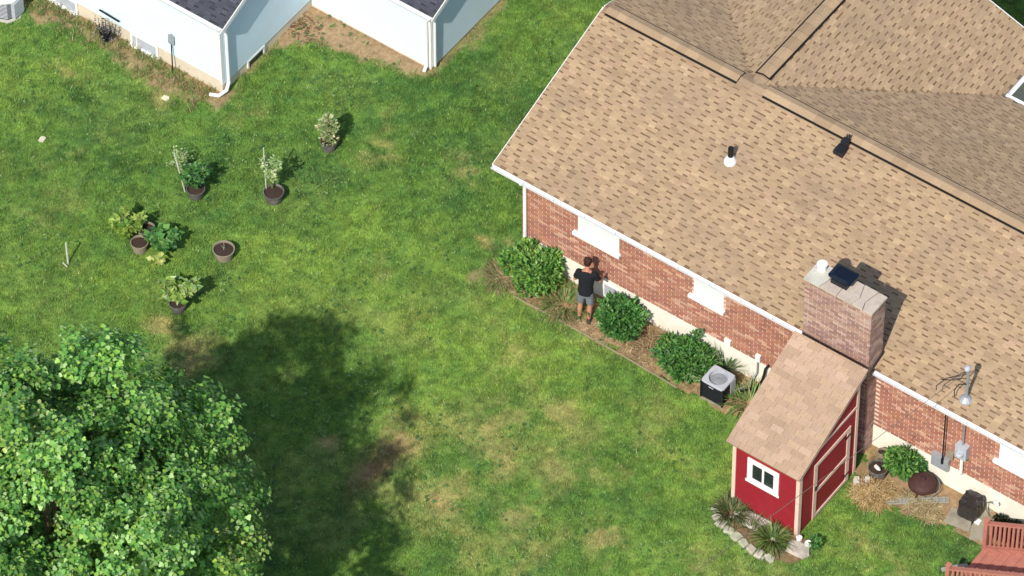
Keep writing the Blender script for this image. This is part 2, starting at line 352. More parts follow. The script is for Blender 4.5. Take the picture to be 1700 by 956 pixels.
# ------------------------------------------------------------------ shingles
PAL_SH = [lin(169,144,114), lin(165,140,111), lin(173,148,118), lin(161,136,108), lin(169,145,113), lin(168,141,115)]
SHD = []            # candidate single shingles: (distance, MB)
def lay_shingles(O, Ud, Vd, span, L, rows, seg=0.95, expo=0.128, pal=PAL_SH, slotc=lin(124,100,77), tooth=(0.15,0.21), slot=(0.12,0.17), seed=1):
    """O origin on the eave, Ud along the eave, Vd up the slope, span(v)->(u0,u1); returns list of MB, one per shingle"""
    rr = random.Random(seed); O = Vector(O); Ud = Vector(Ud); Vd = Vector(Vd); N = Ud.cross(Vd).normalized()
    if N.z < 0: N = -N
    out = []
    for r_ in range(rows):
        v0 = r_*expo; vm = v0+0.058; v1 = min(v0+0.15, L)
        if v0 > L-0.03: break
        u0, u1 = span(v0+expo/2)
        if u1-u0 < 0.05: continue
        u_ = u0 - (r_ % 2)*0.155*1.0 - rr.random()*0.05 - (r_ % 4)*0.11
        while u_ < u1:
            mb = MB(); ue = u_+seg; cu = u_; tone = 1+rr.uniform(-.06,.06)
            P = lambda a_, b_, h: O+Ud*min(max(a_,u0),u1)+Vd*b_+N*h
            hb = 0.016; hm = 0.011; ht = 0.004; istooth = rr.random() < 0.5
            while cu < ue-0.02:
                wdt = rr.uniform(*tooth) if istooth else rr.uniform(*slot); nu = min(cu+wdt, ue)
                if ue-nu < 0.05: nu = ue
                a_, b_ = cu, nu
                if min(b_,u1)-max(a_,u0) > 0.004:
                    c1 = pal[rr.randrange(len(pal))] if rr.random() < .5 else pal[0]; k2 = tone*rr.uniform(.90,1.08); c1 = tuple(x*k2 for x in c1)
                    mb.quad([P(a_,vm,hm),P(b_,vm,hm),P(b_,v1,ht),P(a_,v1,ht)], c1)
                    if istooth:
                        k2 = rr.uniform(.98,1.16); c2 = tuple(x*k2 for x in c1)
                        mb.quad([P(a_,v0,hb),P(b_,v0,hb),P(b_,vm,hm),P(a_,vm,hm)], c2)
                        mb.quad([P(a_,v0,0),P(b_,v0,0),P(b_,v0,hb),P(a_,v0,hb)], c2)
                        mb.quad([P(a_,v0,0),P(a_,v0,hb),P(a_,vm,hm),P(a_,vm,0)], c2); mb.quad([P(b_,v0,0),P(b_,vm,0),P(b_,vm,hm),P(b_,v0,hb)], c2)
                    else:
                        mb.quad([P(a_,vm,0),P(b_,vm,0),P(b_,vm,hm),P(a_,vm,hm)], c1)
                        k2 = rr.uniform(.75,1.25); d = tuple(x*k2 for x in slotc)
                        mb.quad([P(a_,v0,0.004),P(b_,v0,0.004),P(b_,vm,0.004),P(a_,vm,0.004)], d)
                cu = nu; istooth = not istooth
            if mb.f: out.append(mb)
            u_ = ue
    return out
def cen(mb): return sum((Vector(v) for v in mb.v), Vector())/len(mb.v)
def in_view(p, m=1.0):
    q = CM.transposed() @ (Vector(p)-CAM); x = q.x/-q.z*10000; y = q.y/-q.z*10000
    return abs(x) < 850*m and abs(y) < 478*m
def place_pieces(name, mbs, m, parent, limit=300, hide=lambda c: False):
    """single objects for the nearest visible pieces, the rest joined as one stuff part"""
    order = []
    for i, mb in enumerate(mbs):
        c_ = cen(mb); ok = in_view(c_, 0.99) and not hide(c_); order.append((0 if ok else 1, (c_-CAM).dot(FW), i))
    order.sort(); single = set(i for f, d, i in order[:limit] if f == 0); rest = MB()
    for i, mb in enumerate(mbs):
        if i in single: mb.build(name, m, parent)
        else:
            b = len(rest.v); rest.v += mb.v; rest.f += [tuple(q+b for q in f) for f in mb.f]; rest.c += mb.c
    if rest.f: tag(rest.build(name+'s', m, parent), kind='stuff')

# ------------------------------------------------------------------ brick house
house = thing('brick_house', 'red brick house with tan shingle roof and cream foundation', 'house', (0,0,0))
PT = 0.34; EY = -0.17; EZ = 2.737; RY = 4.0; RZ = EZ+PT*(RY-EY); XL = -0.66; XR = 16.4; WX = 3.35; BY = RY+(RY-EY); GY = 9.77
mb = MB(); mb.box(0.0, 16.0, 0.0, 7.8, -0.1, 0.72); mb.box(-0.55, 7.25, 7.801, 9.5, -0.1, 0.72); mb.build('foundation', 'foundation', house)
wall = MB(); wall.box(0.012, 15.99, 0.012, 7.79, 0.72, 2.62)
wall.box(-0.5, 7.2, 7.791, 9.45, 0.72, 2.62)
wall.quad([(0.012,0.2,2.6),(0.012,7.8,2.6),(0.012,4.0,RZ-0.16)]); wall.quad([(15.99,0.2,2.6),(15.99,7.8,2.6),(15.99,4.0,RZ-0.16)]); wall.quad([(-0.4,9.44,2.6),(7.1,9.44,2.6),(3.35,9.44,RZ-0.16)])
wallo = wall.build('wall', 'mortar', house)
WINS = [(1.50,2.60),(4.58,5.36),(12.44,13.45)]
PAL_B = [lin(168,116,97), lin(172,120,100), lin(161,109,91), lin(178,128,107), lin(196,154,132), lin(155,109,94), lin(174,124,98), lin(168,116,100)]
def brick_box(x0, x1, y0, y1, z0, z1, pal): return MB().box(x0, x1, y0, y1, z0, z1, jit(random.choice(pal), 0.12))
bricks = []
nz_ = 27
for r_ in range(nz_):
    z0 = 0.722+r_*0.0685; z1 = z0+0.049
    if z1 > 2.62: break
    x = -0.002-(r_ % 2)*0.108
    while x < 16.0:
        a_, b_ = max(x, -0.002), min(x+0.194, 16.002)
        if z1 > 1.76:
            for w0, w1 in WINS:
                if a_ < w0-.006 < b_: b_ = w0-.006
                elif a_ < w1+.006 < b_: a_ = w1+.006
                elif a_ >= w0-.006 and b_ <= w1+.006: b_ = a_
        if b_-a_ > 0.03 and not (b_ > 7.65 and a_ < 9.27):
            bricks.append(brick_box(a_, b_, -0.004-U(0,0.003), 0.06, z0, z1, PAL_B))
        x += 0.2165
place_pieces('brick', bricks, 'brick', wallo, 300, lambda c: c.x < 9.9 or c.z > 2.3)
# left gable wall bricks (seen from the side only)
lb = MB()
for r_ in range(nz_):
    z0 = 0.722+r_*0.0685; y = 0.1-(r_ % 2)*0.108
    while y < 7.9: lb.box(-0.004, 0.06, y, y+0.205, z0, z0+0.058, jit(random.choice(PAL_B), 0.12)); y += 0.2165
tag(lb.build('bricks', 'brick', wallo), kind='stuff')
# roof deck
T = 0.09
def slab(mb, pts, t=T):
    b = len(mb.v); n = len(pts); mb.v += [tuple(p) for p in pts]+[(p[0],p[1],p[2]-t) for p in pts]
    mb.f.append(tuple(b+i for i in range(n))); mb.f.append(tuple(b+n+i for i in reversed(range(n)))); mb.c += [None, None]
    for i in range(n): mb.f.append((b+i, b+n+i, b+n+(i+1) % n, b+(i+1) % n)); mb.c.append(None)
roof = MB(); h4 = RY-EY; hb = 3.98; BE = RY+hb; ZE = RZ-PT*hb
slab(roof, [(XL,EY,EZ),(XR,EY,EZ),(XR,RY,RZ),(XL,RY,RZ)])
slab(roof, [(XL,RY,RZ),(WX,RY,RZ),(WX-hb,BE,ZE),(XL,BE,ZE)])
slab(roof, [(WX,RY,RZ),(XR,RY,RZ),(XR,BE,ZE),(WX+hb,BE,ZE)])
slab(roof, [(WX,RY,RZ),(WX,GY,RZ),(WX-hb,GY,ZE),(WX-hb,BE,ZE)])
slab(roof, [(WX,RY,RZ),(WX+hb,BE,ZE),(WX+hb,GY,ZE),(WX,GY,RZ)])
roofo = roof.build('roof', 'roof_deck', house)
SL = math.hypot(1, PT); sh = []
k_ = 1/SL
sh += lay_shingles((0,EY,EZ), (1,0,0), (0,k_,PT*k_), lambda v: (XL-0.01, XR), (h4-0.10)*SL, 40, seed=3)
sh += lay_shingles((0,BE,ZE), (1,0,0), (0,-k_,PT*k_), lambda v: (XL-0.01, max(XL, WX-(hb-v*k_))), (hb-0.10)*SL, 40, seed=4)
sh += lay_shingles((0,BE,ZE), (1,0,0), (0,-k_,PT*k_), lambda v: (WX+(hb-v*k_), XR), (hb-0.10)*SL, 40, seed=5)
sh += lay_shingles((WX-hb,0,ZE), (0,1,0), (k_,0,PT*k_), lambda v: (RY+(hb-v*k_), GY), (hb-0.10)*SL, 40, seed=6)
sh += lay_shingles((WX+hb,0,ZE), (0,1,0), (-k_,0,PT*k_), lambda v: (RY+(hb-v*k_), GY), (hb-0.10)*SL, 40, seed=7)
place_pieces('shingle', sh, 'shingle', roofo, 300, lambda c: (7.3 < c.x < 9.5 and c.y < 0.6) or c.y > 3.9)
# ridge vents with cap shingles
def ridge_run(p0, p1, width_dir, raised=True):
    p0 = Vector(p0); p1 = Vector(p1); d = (p1-p0).normalized(); s = Vector(width_dir); Lr = (p1-p0).length
    hw = 0.155; base = 0.055 if raised else 0.02
    vb = MB()
    if raised:
        vb.quad([p0-s*(hw-.012)+Vector((0,0,-(hw-.012)*PT+.0)), p1-s*(hw-.012)+Vector((0,0,-(hw-.012)*PT)), p1-s*(hw-.012)+Vector((0,0,base-hw*PT*.8)), p0-s*(hw-.012)+Vector((0,0,base-hw*PT*.8))])
        vb.quad([p0+s*(hw-.012)+Vector((0,0,-(hw-.012)*PT)), p1+s*(hw-.012)+Vector((0,0,-(hw-.012)*PT)), p1+s*(hw-.012)+Vector((0,0,base-hw*PT*.8)), p0+s*(hw-.012)+Vector((0,0,base-hw*PT*.8))])
        for e in (p0, p1): vb.quad([e-s*(hw-.012)+Vector((0,0,-hw*PT)), e+s*(hw-.012)+Vector((0,0,-hw*PT)), e+s*(hw-.012)+Vector((0,0,base-hw*PT*.8)), e+Vector((0,0,base)), e-s*(hw-.012)+Vector((0,0,base-hw*PT*.8))])
        # black strips on the shingles either side draw in the shade under the vent
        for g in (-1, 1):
            q = s*g; shade_w = .03 if g*(s.y-s.x) < 0 else .075
            vb.quad([p0+q*(hw-.02)+Vector((0,0,.022-hw*PT)), p1+q*(hw-.02)+Vector((0,0,.022-hw*PT)), p1+q*(hw+shade_w)+Vector((0,0,.022-(hw+shade_w)*PT)), p0+q*(hw+shade_w)+Vector((0,0,.022-(hw+shade_w)*PT))])
    else:
        vb.quad([p0+Vector((0,0,.01)), p1+Vector((0,0,.01)), p1-s*.1+Vector((0,0,.01-.1*PT)), p0-s*.1+Vector((0,0,.01-.1*PT))])
    vo = vb.build('ridge_vent', 'vent_and_shade_black' if raised else 'roof_deck', house)
    x = 0
    while x < Lr-0.02:
        e = min(x+random.choice((0.22,0.3,0.36,0.3)), Lr); k2 = U(.9,1.1); c_ = tuple(q*k2 for q in random.choice(PAL_SH[:3])); m_ = MB()
        a_ = p0+d*x; b_ = p0+d*e
        for g in (-1, 1):
            q = s*g
            m_.quad([a_+Vector((0,0,base+.012)), b_+Vector((0,0,base+.006)), b_+q*hw+Vector((0,0,base+.006-hw*PT*.8)), a_+q*hw+Vector((0,0,base+.012-hw*PT*.8))], c_)
            m_.quad([a_+q*hw+Vector((0,0,base+.012-hw*PT*.8)), b_+q*hw+Vector((0,0,base+.006-hw*PT*.8)), b_+q*hw+Vector((0,0,base-.006-hw*PT*.8)), a_+q*hw+Vector((0,0,base-.006-hw*PT*.8))], c_)
        m_.build('cap_shingle', 'shingle', vo); x = e
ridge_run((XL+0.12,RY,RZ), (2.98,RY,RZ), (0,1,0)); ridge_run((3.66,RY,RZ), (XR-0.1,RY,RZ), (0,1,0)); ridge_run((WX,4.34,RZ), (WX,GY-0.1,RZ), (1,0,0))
ridge_run((2.99,RY,RZ), (3.65,RY,RZ), (0,1,0), False); ridge_run((WX,4.0,RZ-.004), (WX,4.33,RZ-.004), (1,0,0), False)
# fascia, soffit, rake boards, gutters, downspouts
mb = MB(); mb.box(0.0, 16, -0.145, -0.004, 2.60, 2.62); mb.box(0.0, 16, -0.168, -0.146, 2.59, 2.73); mb.build('fascia', 'white', house)
mb = MB()
for y0, z0, y1, z1 in ((EY,EZ,RY,RZ),(BE,ZE,RY,RZ)): mb.beam((XL-0.012,y0,z0-0.075), (XL-0.012,y1,z1-0.075), 0.03, 0.15)
mb.beam((WX,GY+.012,RZ-0.075), (WX+hb,GY+.012,ZE-0.075), 0.03, 0.15); mb.beam((WX,GY+.012,RZ-0.075), (WX-hb,GY+.012,ZE-0.075), 0.03, 0.15)
mb.build('rake_board', 'white', house)
def gutter(a, b, out):
    a = Vector(a); b = Vector(b); o_ = Vector(out); m_ = MB()
    prof = [(0,0.0),(0,-0.095),(0.065,-0.10),(0.095,-0.05),(0.112,0.0)]; P1 = [a+o_*q+Vector((0,0,z)) for q, z in prof]; P2 = [b+o_*q+Vector((0,0,z)) for q, z in prof]
    for i in range(4): m_.quad([P1[i],P2[i],P2[i+1],P1[i+1]])
    inn = [(0.004,-0.004),(0.006,-0.092),(0.068,-0.097),(0.099,-0.047),(0.103,0.0)]; Q1 = [a+o_*q+Vector((0,0,z)) for q, z in inn]; Q2 = [b+o_*q+Vector((0,0,z)) for q, z in inn]
    for i in range(4): m_.quad([Q1[i],Q1[i+1],Q2[i+1],Q2[i]])
    m_.quad([P1[4],P2[4],Q2[4],Q1[4]]); m_.quad(P1); m_.quad(list(reversed(P2)))
    g = m_.build('gutter', 'white_metal', house)
    n = int((b-a).length/0.75); d = (b-a)
    for i in range(1, n):
        p = a+d*(i/n); q = MB(); q.beam(p+Vector((0,0,-.004)), p+o_*0.11+Vector((0,0,-.002)), 0.025, 0.006); q.build('hanger', 'white_metal', g)
gutter((XL,EY-.002,EZ-0.015), (7.58,EY-.002,EZ-0.015), (0,-1,0)); gutter((9.36,EY-.002,EZ-0.015), (XR,EY-.002,EZ-0.015), (0,-1,0))
gutter((WX+hb+0.004,BE+.002,ZE-0.015), (XR,BE+.002,ZE-0.015), (0,1,0)); gutter((WX+hb+.002,BE+0.118,ZE-0.018), (WX+hb+.002,GY,ZE-0.018), (1,0,0))
def downspout(x, y, top, parent, foot, m='white_metal', elbow=True, w=0.075):
    m_ = MB(); pts = [(x,y-0.20,top),(x,y-0.05,top-0.18)] if elbow else [(x,y-0.05,top)]
    pts += [(x,y-0.05,0.22)] + foot
    for a_, b_ in zip(pts, pts[1:]): m_.tube([a_, b_], w/2*1.1, 8)
    for p in pts[1:-1]: m_.ell(p, (w*.56,)*3, 8, 6)
    o = m_.build('downspout', m, parent, smooth=False); return o
downspout(0.10, -0.005, 2.62, house, [(0.10,-0.12,0.1),(-0.05,-0.35,0.05)])
downspout(13.55, -0.005, 2.62, house, [(13.55,-0.3,0.08)])
# windows in the brick
for w0, w1 in WINS:
    f = MB(); zb, zt = 1.80, 2.52
    f.box(w0, w0+0.05, -0.012, 0.05, zb, zt); f.box(w1-0.05, w1, -0.012, 0.05, zb, zt); f.box(w0+.05, w1-.05, -0.012, 0.05, zb, zb+0.05); f.box(w0+.05, w1-.05, -0.012, 0.05, zt-0.05, zt)
    f.box((w0+w1)/2-0.025, (w0+w1)/2+0.025, -0.010, 0.05, zb+.05, zt-.05)
    wo = f.build('window', 'white', house)
    for a_, b_ in ((w0+.052,(w0+w1)/2-.027),((w0+w1)/2+.027,w1-.052)):
        g = MB(); g.box(a_, b_, -0.004, 0.03, zb+.052, zt-.052); g.build('pane', 'blind', wo)       # pale blinds drawn behind the glass
    s_ = MB(); s_.box(w0-0.10, w1+0.05, -0.10, 0.03, zb-0.085, zb-0.002); s_.build('sill', 'white', wo)
# basement window in the foundation
f = MB(); f.box(2.18, 2.23, -0.02, 0.02, 0.12, 0.58); f.box(2.60, 2.65, -0.02, 0.02, 0.12, 0.58); f.box(2.23, 2.60, -0.02, 0.02, 0.53, 0.58); f.box(2.23, 2.60, -0.02, 0.02, 0.12, 0.17)
bw = f.build('basement_window', 'white', house); g = MB(); g.box(2.232, 2.598, -0.008, 0.0, 0.172, 0.528); g.build('pane', 'grey_plate', bw)
# wall boxes, meter, conduits
m_ = MB(); m_.box(10.86, 11.28, -0.13, -0.008, 0.62, 0.98); m_.box(10.9, 11.24, -0.137, -0.131, 0.66, 0.94); b_ = m_.build('utility_box', 'zinc', house); tag(b_, 'flat grey utility box low on the wall')
m_ = MB(); m_.box(11.44, 11.72, -0.16, -0.008, 1.32, 1.72); m_.lathe([(0.09,0),(0.09,0.06),(0.07,0.08)], (11.58,-0.2,1.5), 14); mo = m_.build('electric_meter', 'grey_plate', house)
m_ = MB(); m_.tube([(11.58,-0.07,1.72),(11.58,-0.07,2.55)], 0.022, 8); m_.build('conduit', 'grey_metal', mo)
m_ = MB(); m_.tube([(11.58,-0.07,1.32),(11.58,-0.07,0.78),(11.58,-0.02,0.70)], 0.04, 8); m_.build('conduit', 'white', mo)
m_ = MB(); m_.tube([(11.15,-0.16,2.56),(11.15,-0.15,1.5),(11.15,-0.15,0.86),(11.12,-0.10,0.76)], 0.017, 7); m_.tube([(11.15,-0.15,1.02),(11.15,-0.15,0.86)], 0.03, 8); m_.build('conduit', 'black', house)
m_ = MB(); m_.box(11.2, 11.36, -0.07, -0.008, 1.02, 1.24); m_.build('junction_box', 'pot_tan', house)
m_ = MB(); m_.box(5.44, 5.60, -0.07, -0.008, 0.80, 0.94); m_.build('outlet_cover', 'white', house)
m_ = MB(); m_.box(6.26, 6.38, -0.07, -0.008, 0.78, 0.98); ob = m_.build('disconnect_box', 'white', house)
m_ = MB(); m_.tube([(6.32,-0.05,0.78),(6.32,-0.06,0.4),(6.22,-0.3,0.12),(6.1,-0.62,0.18)], 0.018, 7); m_.build('conduit', 'grey_metal', ob)
m_ = MB(); m_.tube([(6.60,-0.03,0.82),(6.55,-0.09,0.72),(6.52,-0.11,0.42),(6.44,-0.18,0.12),(6.2,-0.55,0.16)], 0.03, 8); m_.build('refrigerant_line', 'black', house)
# roof fittings
def rz(y): return EZ+PT*(y-EY)
m_ = MB(); c_ = (3.9, 2.3, rz(2.3)); m_.lathe([(0.15,-0.04),(0.14,0.03),(0.07,0.16)], c_, 14); v_ = m_.build('vent_pipe', 'white', house); m_ = MB(); m_.tube([(3.9,2.3,rz(2.3)+.1),(3.9,2.3,rz(2.3)+.42)], 0.062, 12); m_.build('pipe', 'black', v_)
m_ = MB(); c_ = (5.90, 3.60); z_ = rz(3.6); m_.box(5.78, 6.02, 3.46, 3.70, z_-.03, z_+.10); m_.box(5.84, 5.99, 3.64, 3.80, z_+.05, z_+.26); m_.tube([(5.95,3.8,z_+.2),(5.95,3.84,z_+.34)], 0.02, 6); m_.tube([(5.88,3.8,z_+.2),(5.88,3.84,z_+.32)], 0.015, 6); m_.build('roof_vent', 'dark_metal', house)
my = 0.2; mz = rz(my)
m_ = MB(); m_.tube([(11.41,my,mz-.02),(11.41,my,mz+0.98)], 0.035, 10); ms_ = m_.build('service_mast', 'grey_metal', house)
m_ = MB(); m_.lathe([(0.16,-0.03),(0.15,0.01),(0.06,0.09)], (11.41,my,mz), 12); m_.build('flashing', 'zinc', ms_)
m_ = MB(); m_.ell((11.40,my-.02,mz+1.02), (0.07,0.09,0.075), 10, 8); m_.build('weatherhead', 'grey_plate', ms_)
m_ = MB(); m_.tube([(11.39,my-.08,mz+.98),(11.27,my-.18,mz+.86),(11.1,my-.36,mz+.82),(10.95,my-.5,mz+.6),(10.93,my-.45,mz+.42)], 0.011, 5); m_.tube([(11.40,my-.08,mz+.96),(11.3,my-.14,mz+.7),(11.12,my-.3,mz+.72),(11.0,my-.42,mz+.78)], 0.011, 5)
m_.tube([(11.42,my-.06,mz+.55),(11.26,my-.1,mz+.48),(11.2,my-.16,mz+.3),(11.2,my-.14,mz+.08)], 0.012, 5); m_.build('drip_loop', 'cable', ms_)
# chimney
CX0, CX1, CY0, CY1, CZ = 7.62, 9.30, -0.36, 0.17, 4.70
m_ = MB(); m_.box(CX0+.012, CX1-.012, CY0+.012, CY1-.012, 0.0, CZ-0.01); cho = m_.build('chimney', 'mortar', house)
PAL_C = [lin(162,130,118), lin(170,138,126), lin(152,120,110), lin(182,154,142), lin(148,118,111), lin(170,142,124)]
vis = []; hid = MB()
for r_ in range(68):
    z0 = 0.01+r_*0.0685; z1 = z0+0.054
    if z1 > CZ-.01: break
    x = CX0-(r_ % 2)*0.108
    while x < CX1:
        a_, b_ = max(x, CX0), min(x+0.198, CX1)
        if b_-a_ > 0.03:
            bb = brick_box(a_, b_, CY0-U(0,.003), CY0+0.06, z0, z1, PAL_C)
            vis.append(bb) if z0 > 2.6 else hid.box(a_, b_, CY0, CY0+.06, z0, z1, jit(random.choice(PAL_C), .12))
            hid.box(a_, b_, CY1-.06, CY1, z0, z1, jit(random.choice(PAL_C), .12))
        x += 0.2165
    y = CY0+0.065-(r_ % 2)*0.09
    while y < CY1-.02:
        a_, b_ = max(y, CY0+.065), min(y+0.2, CY1-.062)
        if b_-a_ > 0.03:
            bb = brick_box(CX1-.06, CX1+U(0,.003), a_, b_, z0, z1, PAL_C)
            vis.append(bb) if z0 > 2.8 else hid.box(CX1-.06, CX1, a_, b_, z0, z1, jit(random.choice(PAL_C), .12))
            hid.box(CX0, CX0+.06, a_, b_, z0, z1, jit(random.choice(PAL_C), .12))
        y += 0.2165
for bb in vis[:300]: bb.build('brick', 'brick', cho)
for bb in vis[300:]:
    b0 = len(hid.v); hid.v += bb.v; hid.f += [tuple(q+b0 for q in f) for f in bb.f]; hid.c += bb.c
tag(hid.build('bricks', 'brick', cho), kind='stuff')
# cracked cap slabs
def cap_piece(p, z0, z1, m='chim_cap'):
    m_ = MB(); n = len(p); vs_ = [(x, y, z0) for x, y in p]+[(x, y, z1) for x, y in p]
    m_.add(vs_, [tuple(range(n, 2*n)), tuple(reversed(range(n)))]+[(i, (i+1) % n, n+(i+1) % n, n+i) for i in range(n)]); m_.build('cap_slab', m, cho)
e = 0.025
cap_piece([(CX0-e,CY0-e),(7.98,CY0-e),(8.06,-0.12),(7.99,CY1+e),(CX0-e,CY1+e)], CZ-.008, CZ+0.055, 'concrete')
cap_piece([(7.995,CY0-e),(8.42,CY0-e),(8.40,CY1+e),(8.005,CY1+e),(8.075,-0.12)], CZ-.008, CZ+0.045)
cap_piece([(8.435,CY0-e),(8.80,CY0-e),(8.86,-0.16),(8.74,CY1+e),(8.415,CY1+e)], CZ-.008, CZ+0.05)
cap_piece([(8.815,CY0-e),(9.08,CY0-e),(9.02,-0.2),(9.10,CY1+e),(8.755,CY1+e),(8.875,-0.16)], CZ-.008, CZ+0.06)
cap_piece([(9.095,CY0-e),(CX1+e,CY0-e),(CX1+e,CY1+e),(9.115,CY1+e),(9.035,-0.2)], CZ-.008, CZ+0.052)
m_ = MB(); m_.lathe([(0.10,0),(0.10,0.16),(0.115,0.16),(0.115,0.19),(0.02,0.21)], (7.78,0.03,CZ+.05), 16); m_.build('flue_pipe', 'white_metal', cho)
m_ = MB(); m_.box(8.12, 8.52, -0.16, 0.16, CZ+.04, CZ+.16); m_.build('flue_liner', 'dark_metal', cho)
m_ = MB(); rc = [(8.08,-.18),(8.56,-.18),(8.60,-.14),(8.60,.20),(8.56,.24),(8.08,.24),(8.04,.2),(8.04,-.14)]; n = 8
vs_ = [(x,y,CZ+.23) for x, y in rc]+[(x,y,CZ+.25) for x, y in rc]+[(8.32+(x-8.32)*.7,.04+(y-.04)*.7,CZ+.285) for x, y in rc]
m_.add(vs_, [tuple(reversed(range(n))), tuple(range(2*n,3*n))]+[(i,(i+1)%n,n+(i+1)%n,n+i) for i in range(n)]+[(n+i,n+(i+1)%n,2*n+(i+1)%n,2*n+i) for i in range(n)])
for q in ((-.16,-.12),(.16,-.12),(-.16,.12),(.16,.12)): m_.tube([(8.32+q[0],0+q[1],CZ+.15),(8.34+q[0],0.03+q[1],CZ+.235)], 0.01, 5)
m_.build('rain_cap', 'cap_metal', cho)
m_ = MB(); m_.box(CX0-.02, CX0-.001, CY0+.1, CY1, rz(CY1)-.25, rz(CY1)+.12); m_.beam((CX1+.012,EY,rz(EY)+.06), (CX1+.012,CY1+.05,rz(CY1+.05)+.06), 0.02, 0.11); m_.build('flashing', 'dark_metal', cho)

# ------------------------------------------------------------------ red shed
shed = thing('garden_shed', 'red wooden garden shed with tan shingle roof leaning by chimney', 'shed', (0,0,0))
SX0, SX1, SY0, SY1 = 7.72, 9.40, -3.03, -0.84
def zr(y): return 2.10+0.47*(y+3.05)      # underside of the roof
m_ = MB(); m_.box(SX0, SX1, SY0, SY0+.04, .05, zr(SY0)-.002); m_.build('front_wall', 'red_paint', shed)
for xx, nm in ((SX1-.04,'side_wall'),(SX0,'side_wall')):
    m_ = MB(); P = [(SY0+.041,.05),(SY1,.05),(SY1,zr(SY1)),(SY0+.041,zr(SY0+.041))]; vs_ = [(xx,y,z) for y, z in P]+[(xx+.04,y,z) for y, z in P]
    m_.add(vs_, [(3,2,1,0),(4,5,6,7)]+[(i,(i+1)%4,4+(i+1)%4,4+i) for i in range(4)]); so_ = m_.build(nm, 'red_paint', shed)
m_ = MB(); m_.box(SX0+.041, SX1-.041, SY1-.04, SY1, .05, zr(SY1)); m_.build('back_wall', 'red_paint', shed)
m_ = MB(); m_.box(SX0+.05, SX1-.05, SY0+.05, SY1-.05, 0.0, .06); m_.build('floor', 'old_wood', shed)
for x0, x1, y0, y1, t in ((SX0-.018,SX0+.07,SY0-.02,SY0-.001,zr(SY0)-.01),(SX1-.07,SX1+.018,SY0-.02,SY0-.001,zr(SY0)-.01),(SX1+.001,SX1+.019,SY0,SY0+.09,zr(SY0)),(SX1+.001,SX1+.019,SY1-.08,SY1+.01,zr(SY1)-.03)):
    m_ = MB(); m_.box(x0, x1, y0, y1, .02, t); m_.build('corner_trim', 'trim', shed)
m_ = MB(); m_.box(SX1+.001, SX1+.018, SY0+.30, SY1-.085, 2.24, 2.31); m_.build('wall_band', 'trim', shed)
m_ = MB(); m_.box(SX0+.075, SX1-.075, SY0-.016, SY0-.001, zr(SY0)-.12, zr(SY0)-.03); m_.build('frieze_board', 'trim', shed)
m_ = MB()
for g in (SX0-.095, SX1+.055): m_.beam((g,-3.12,zr(-3.12)+.0), (g,-.70,zr(-.70)+.0), 0.025, 0.10)
m_.build('rake_board', 'trim', shed)
# window
f = MB(); x0, x1, z0, z1 = 8.09, 8.89, 1.02, 1.77
for a_ in ((x0,x0+.13,z0,z1),(x1-.13,x1,z0,z1),(x0+.13,x1-.13,z0,z0+.13),(x0+.13,x1-.13,z1-.13,z1)): f.box(a_[0],a_[1],SY0-.028,SY0-.001,a_[2],a_[3])
f.box(8.465,8.515,SY0-.024,SY0-.001,z0+.131,z1-.131); wo = f.build('window', 'white', shed)
for a_ in ((8.222,8.463),(8.517,8.758)):
    g = MB(); g.box(a_[0], a_[1], SY0-.010, SY0-.002, z0+.132, z1-.132); g.build('pane', 'glass', wo)
s_ = MB(); s_.box(x0-.03, x1+.03, SY0-.045, SY0-.029, z0-.02, z0+.05); s_.build('sill', 'white', wo)
# door on the side
y0, y1, z0, z1 = -2.50, -1.13, 0.06, 1.88
d_ = MB(); d_.box(SX1+.001, SX1+.012, y0, y1, z0, z1); do = d_.build('door', 'red_paint', shed)
for a_ in ((y0,y0+.12,z0,z1),(y1-.12,y1,z0,z1),(y0+.121,y1-.121,z0,z0+.09),(y0+.121,y1-.121,z1-.11,z1),(y0+.121,y1-.121,.88,.97)):
    m_ = MB(); m_.box(SX1+.013, SX1+.032, a_[0], a_[1], a_[2], a_[3]); m_.build('door_trim', 'trim', do)
m_ = MB(); m_.box(SX1+.033, SX1+.05, y0+.04, y0+.09, 1.0, 1.13); m_.build('latch', 'dark_metal', do)
for z_ in (.3, 1.6):
    m_ = MB(); m_.box(SX1+.033, SX1+.042, y1-.22, y1-.01, z_, z_+.05); m_.build('hinge', 'dark_metal', do)
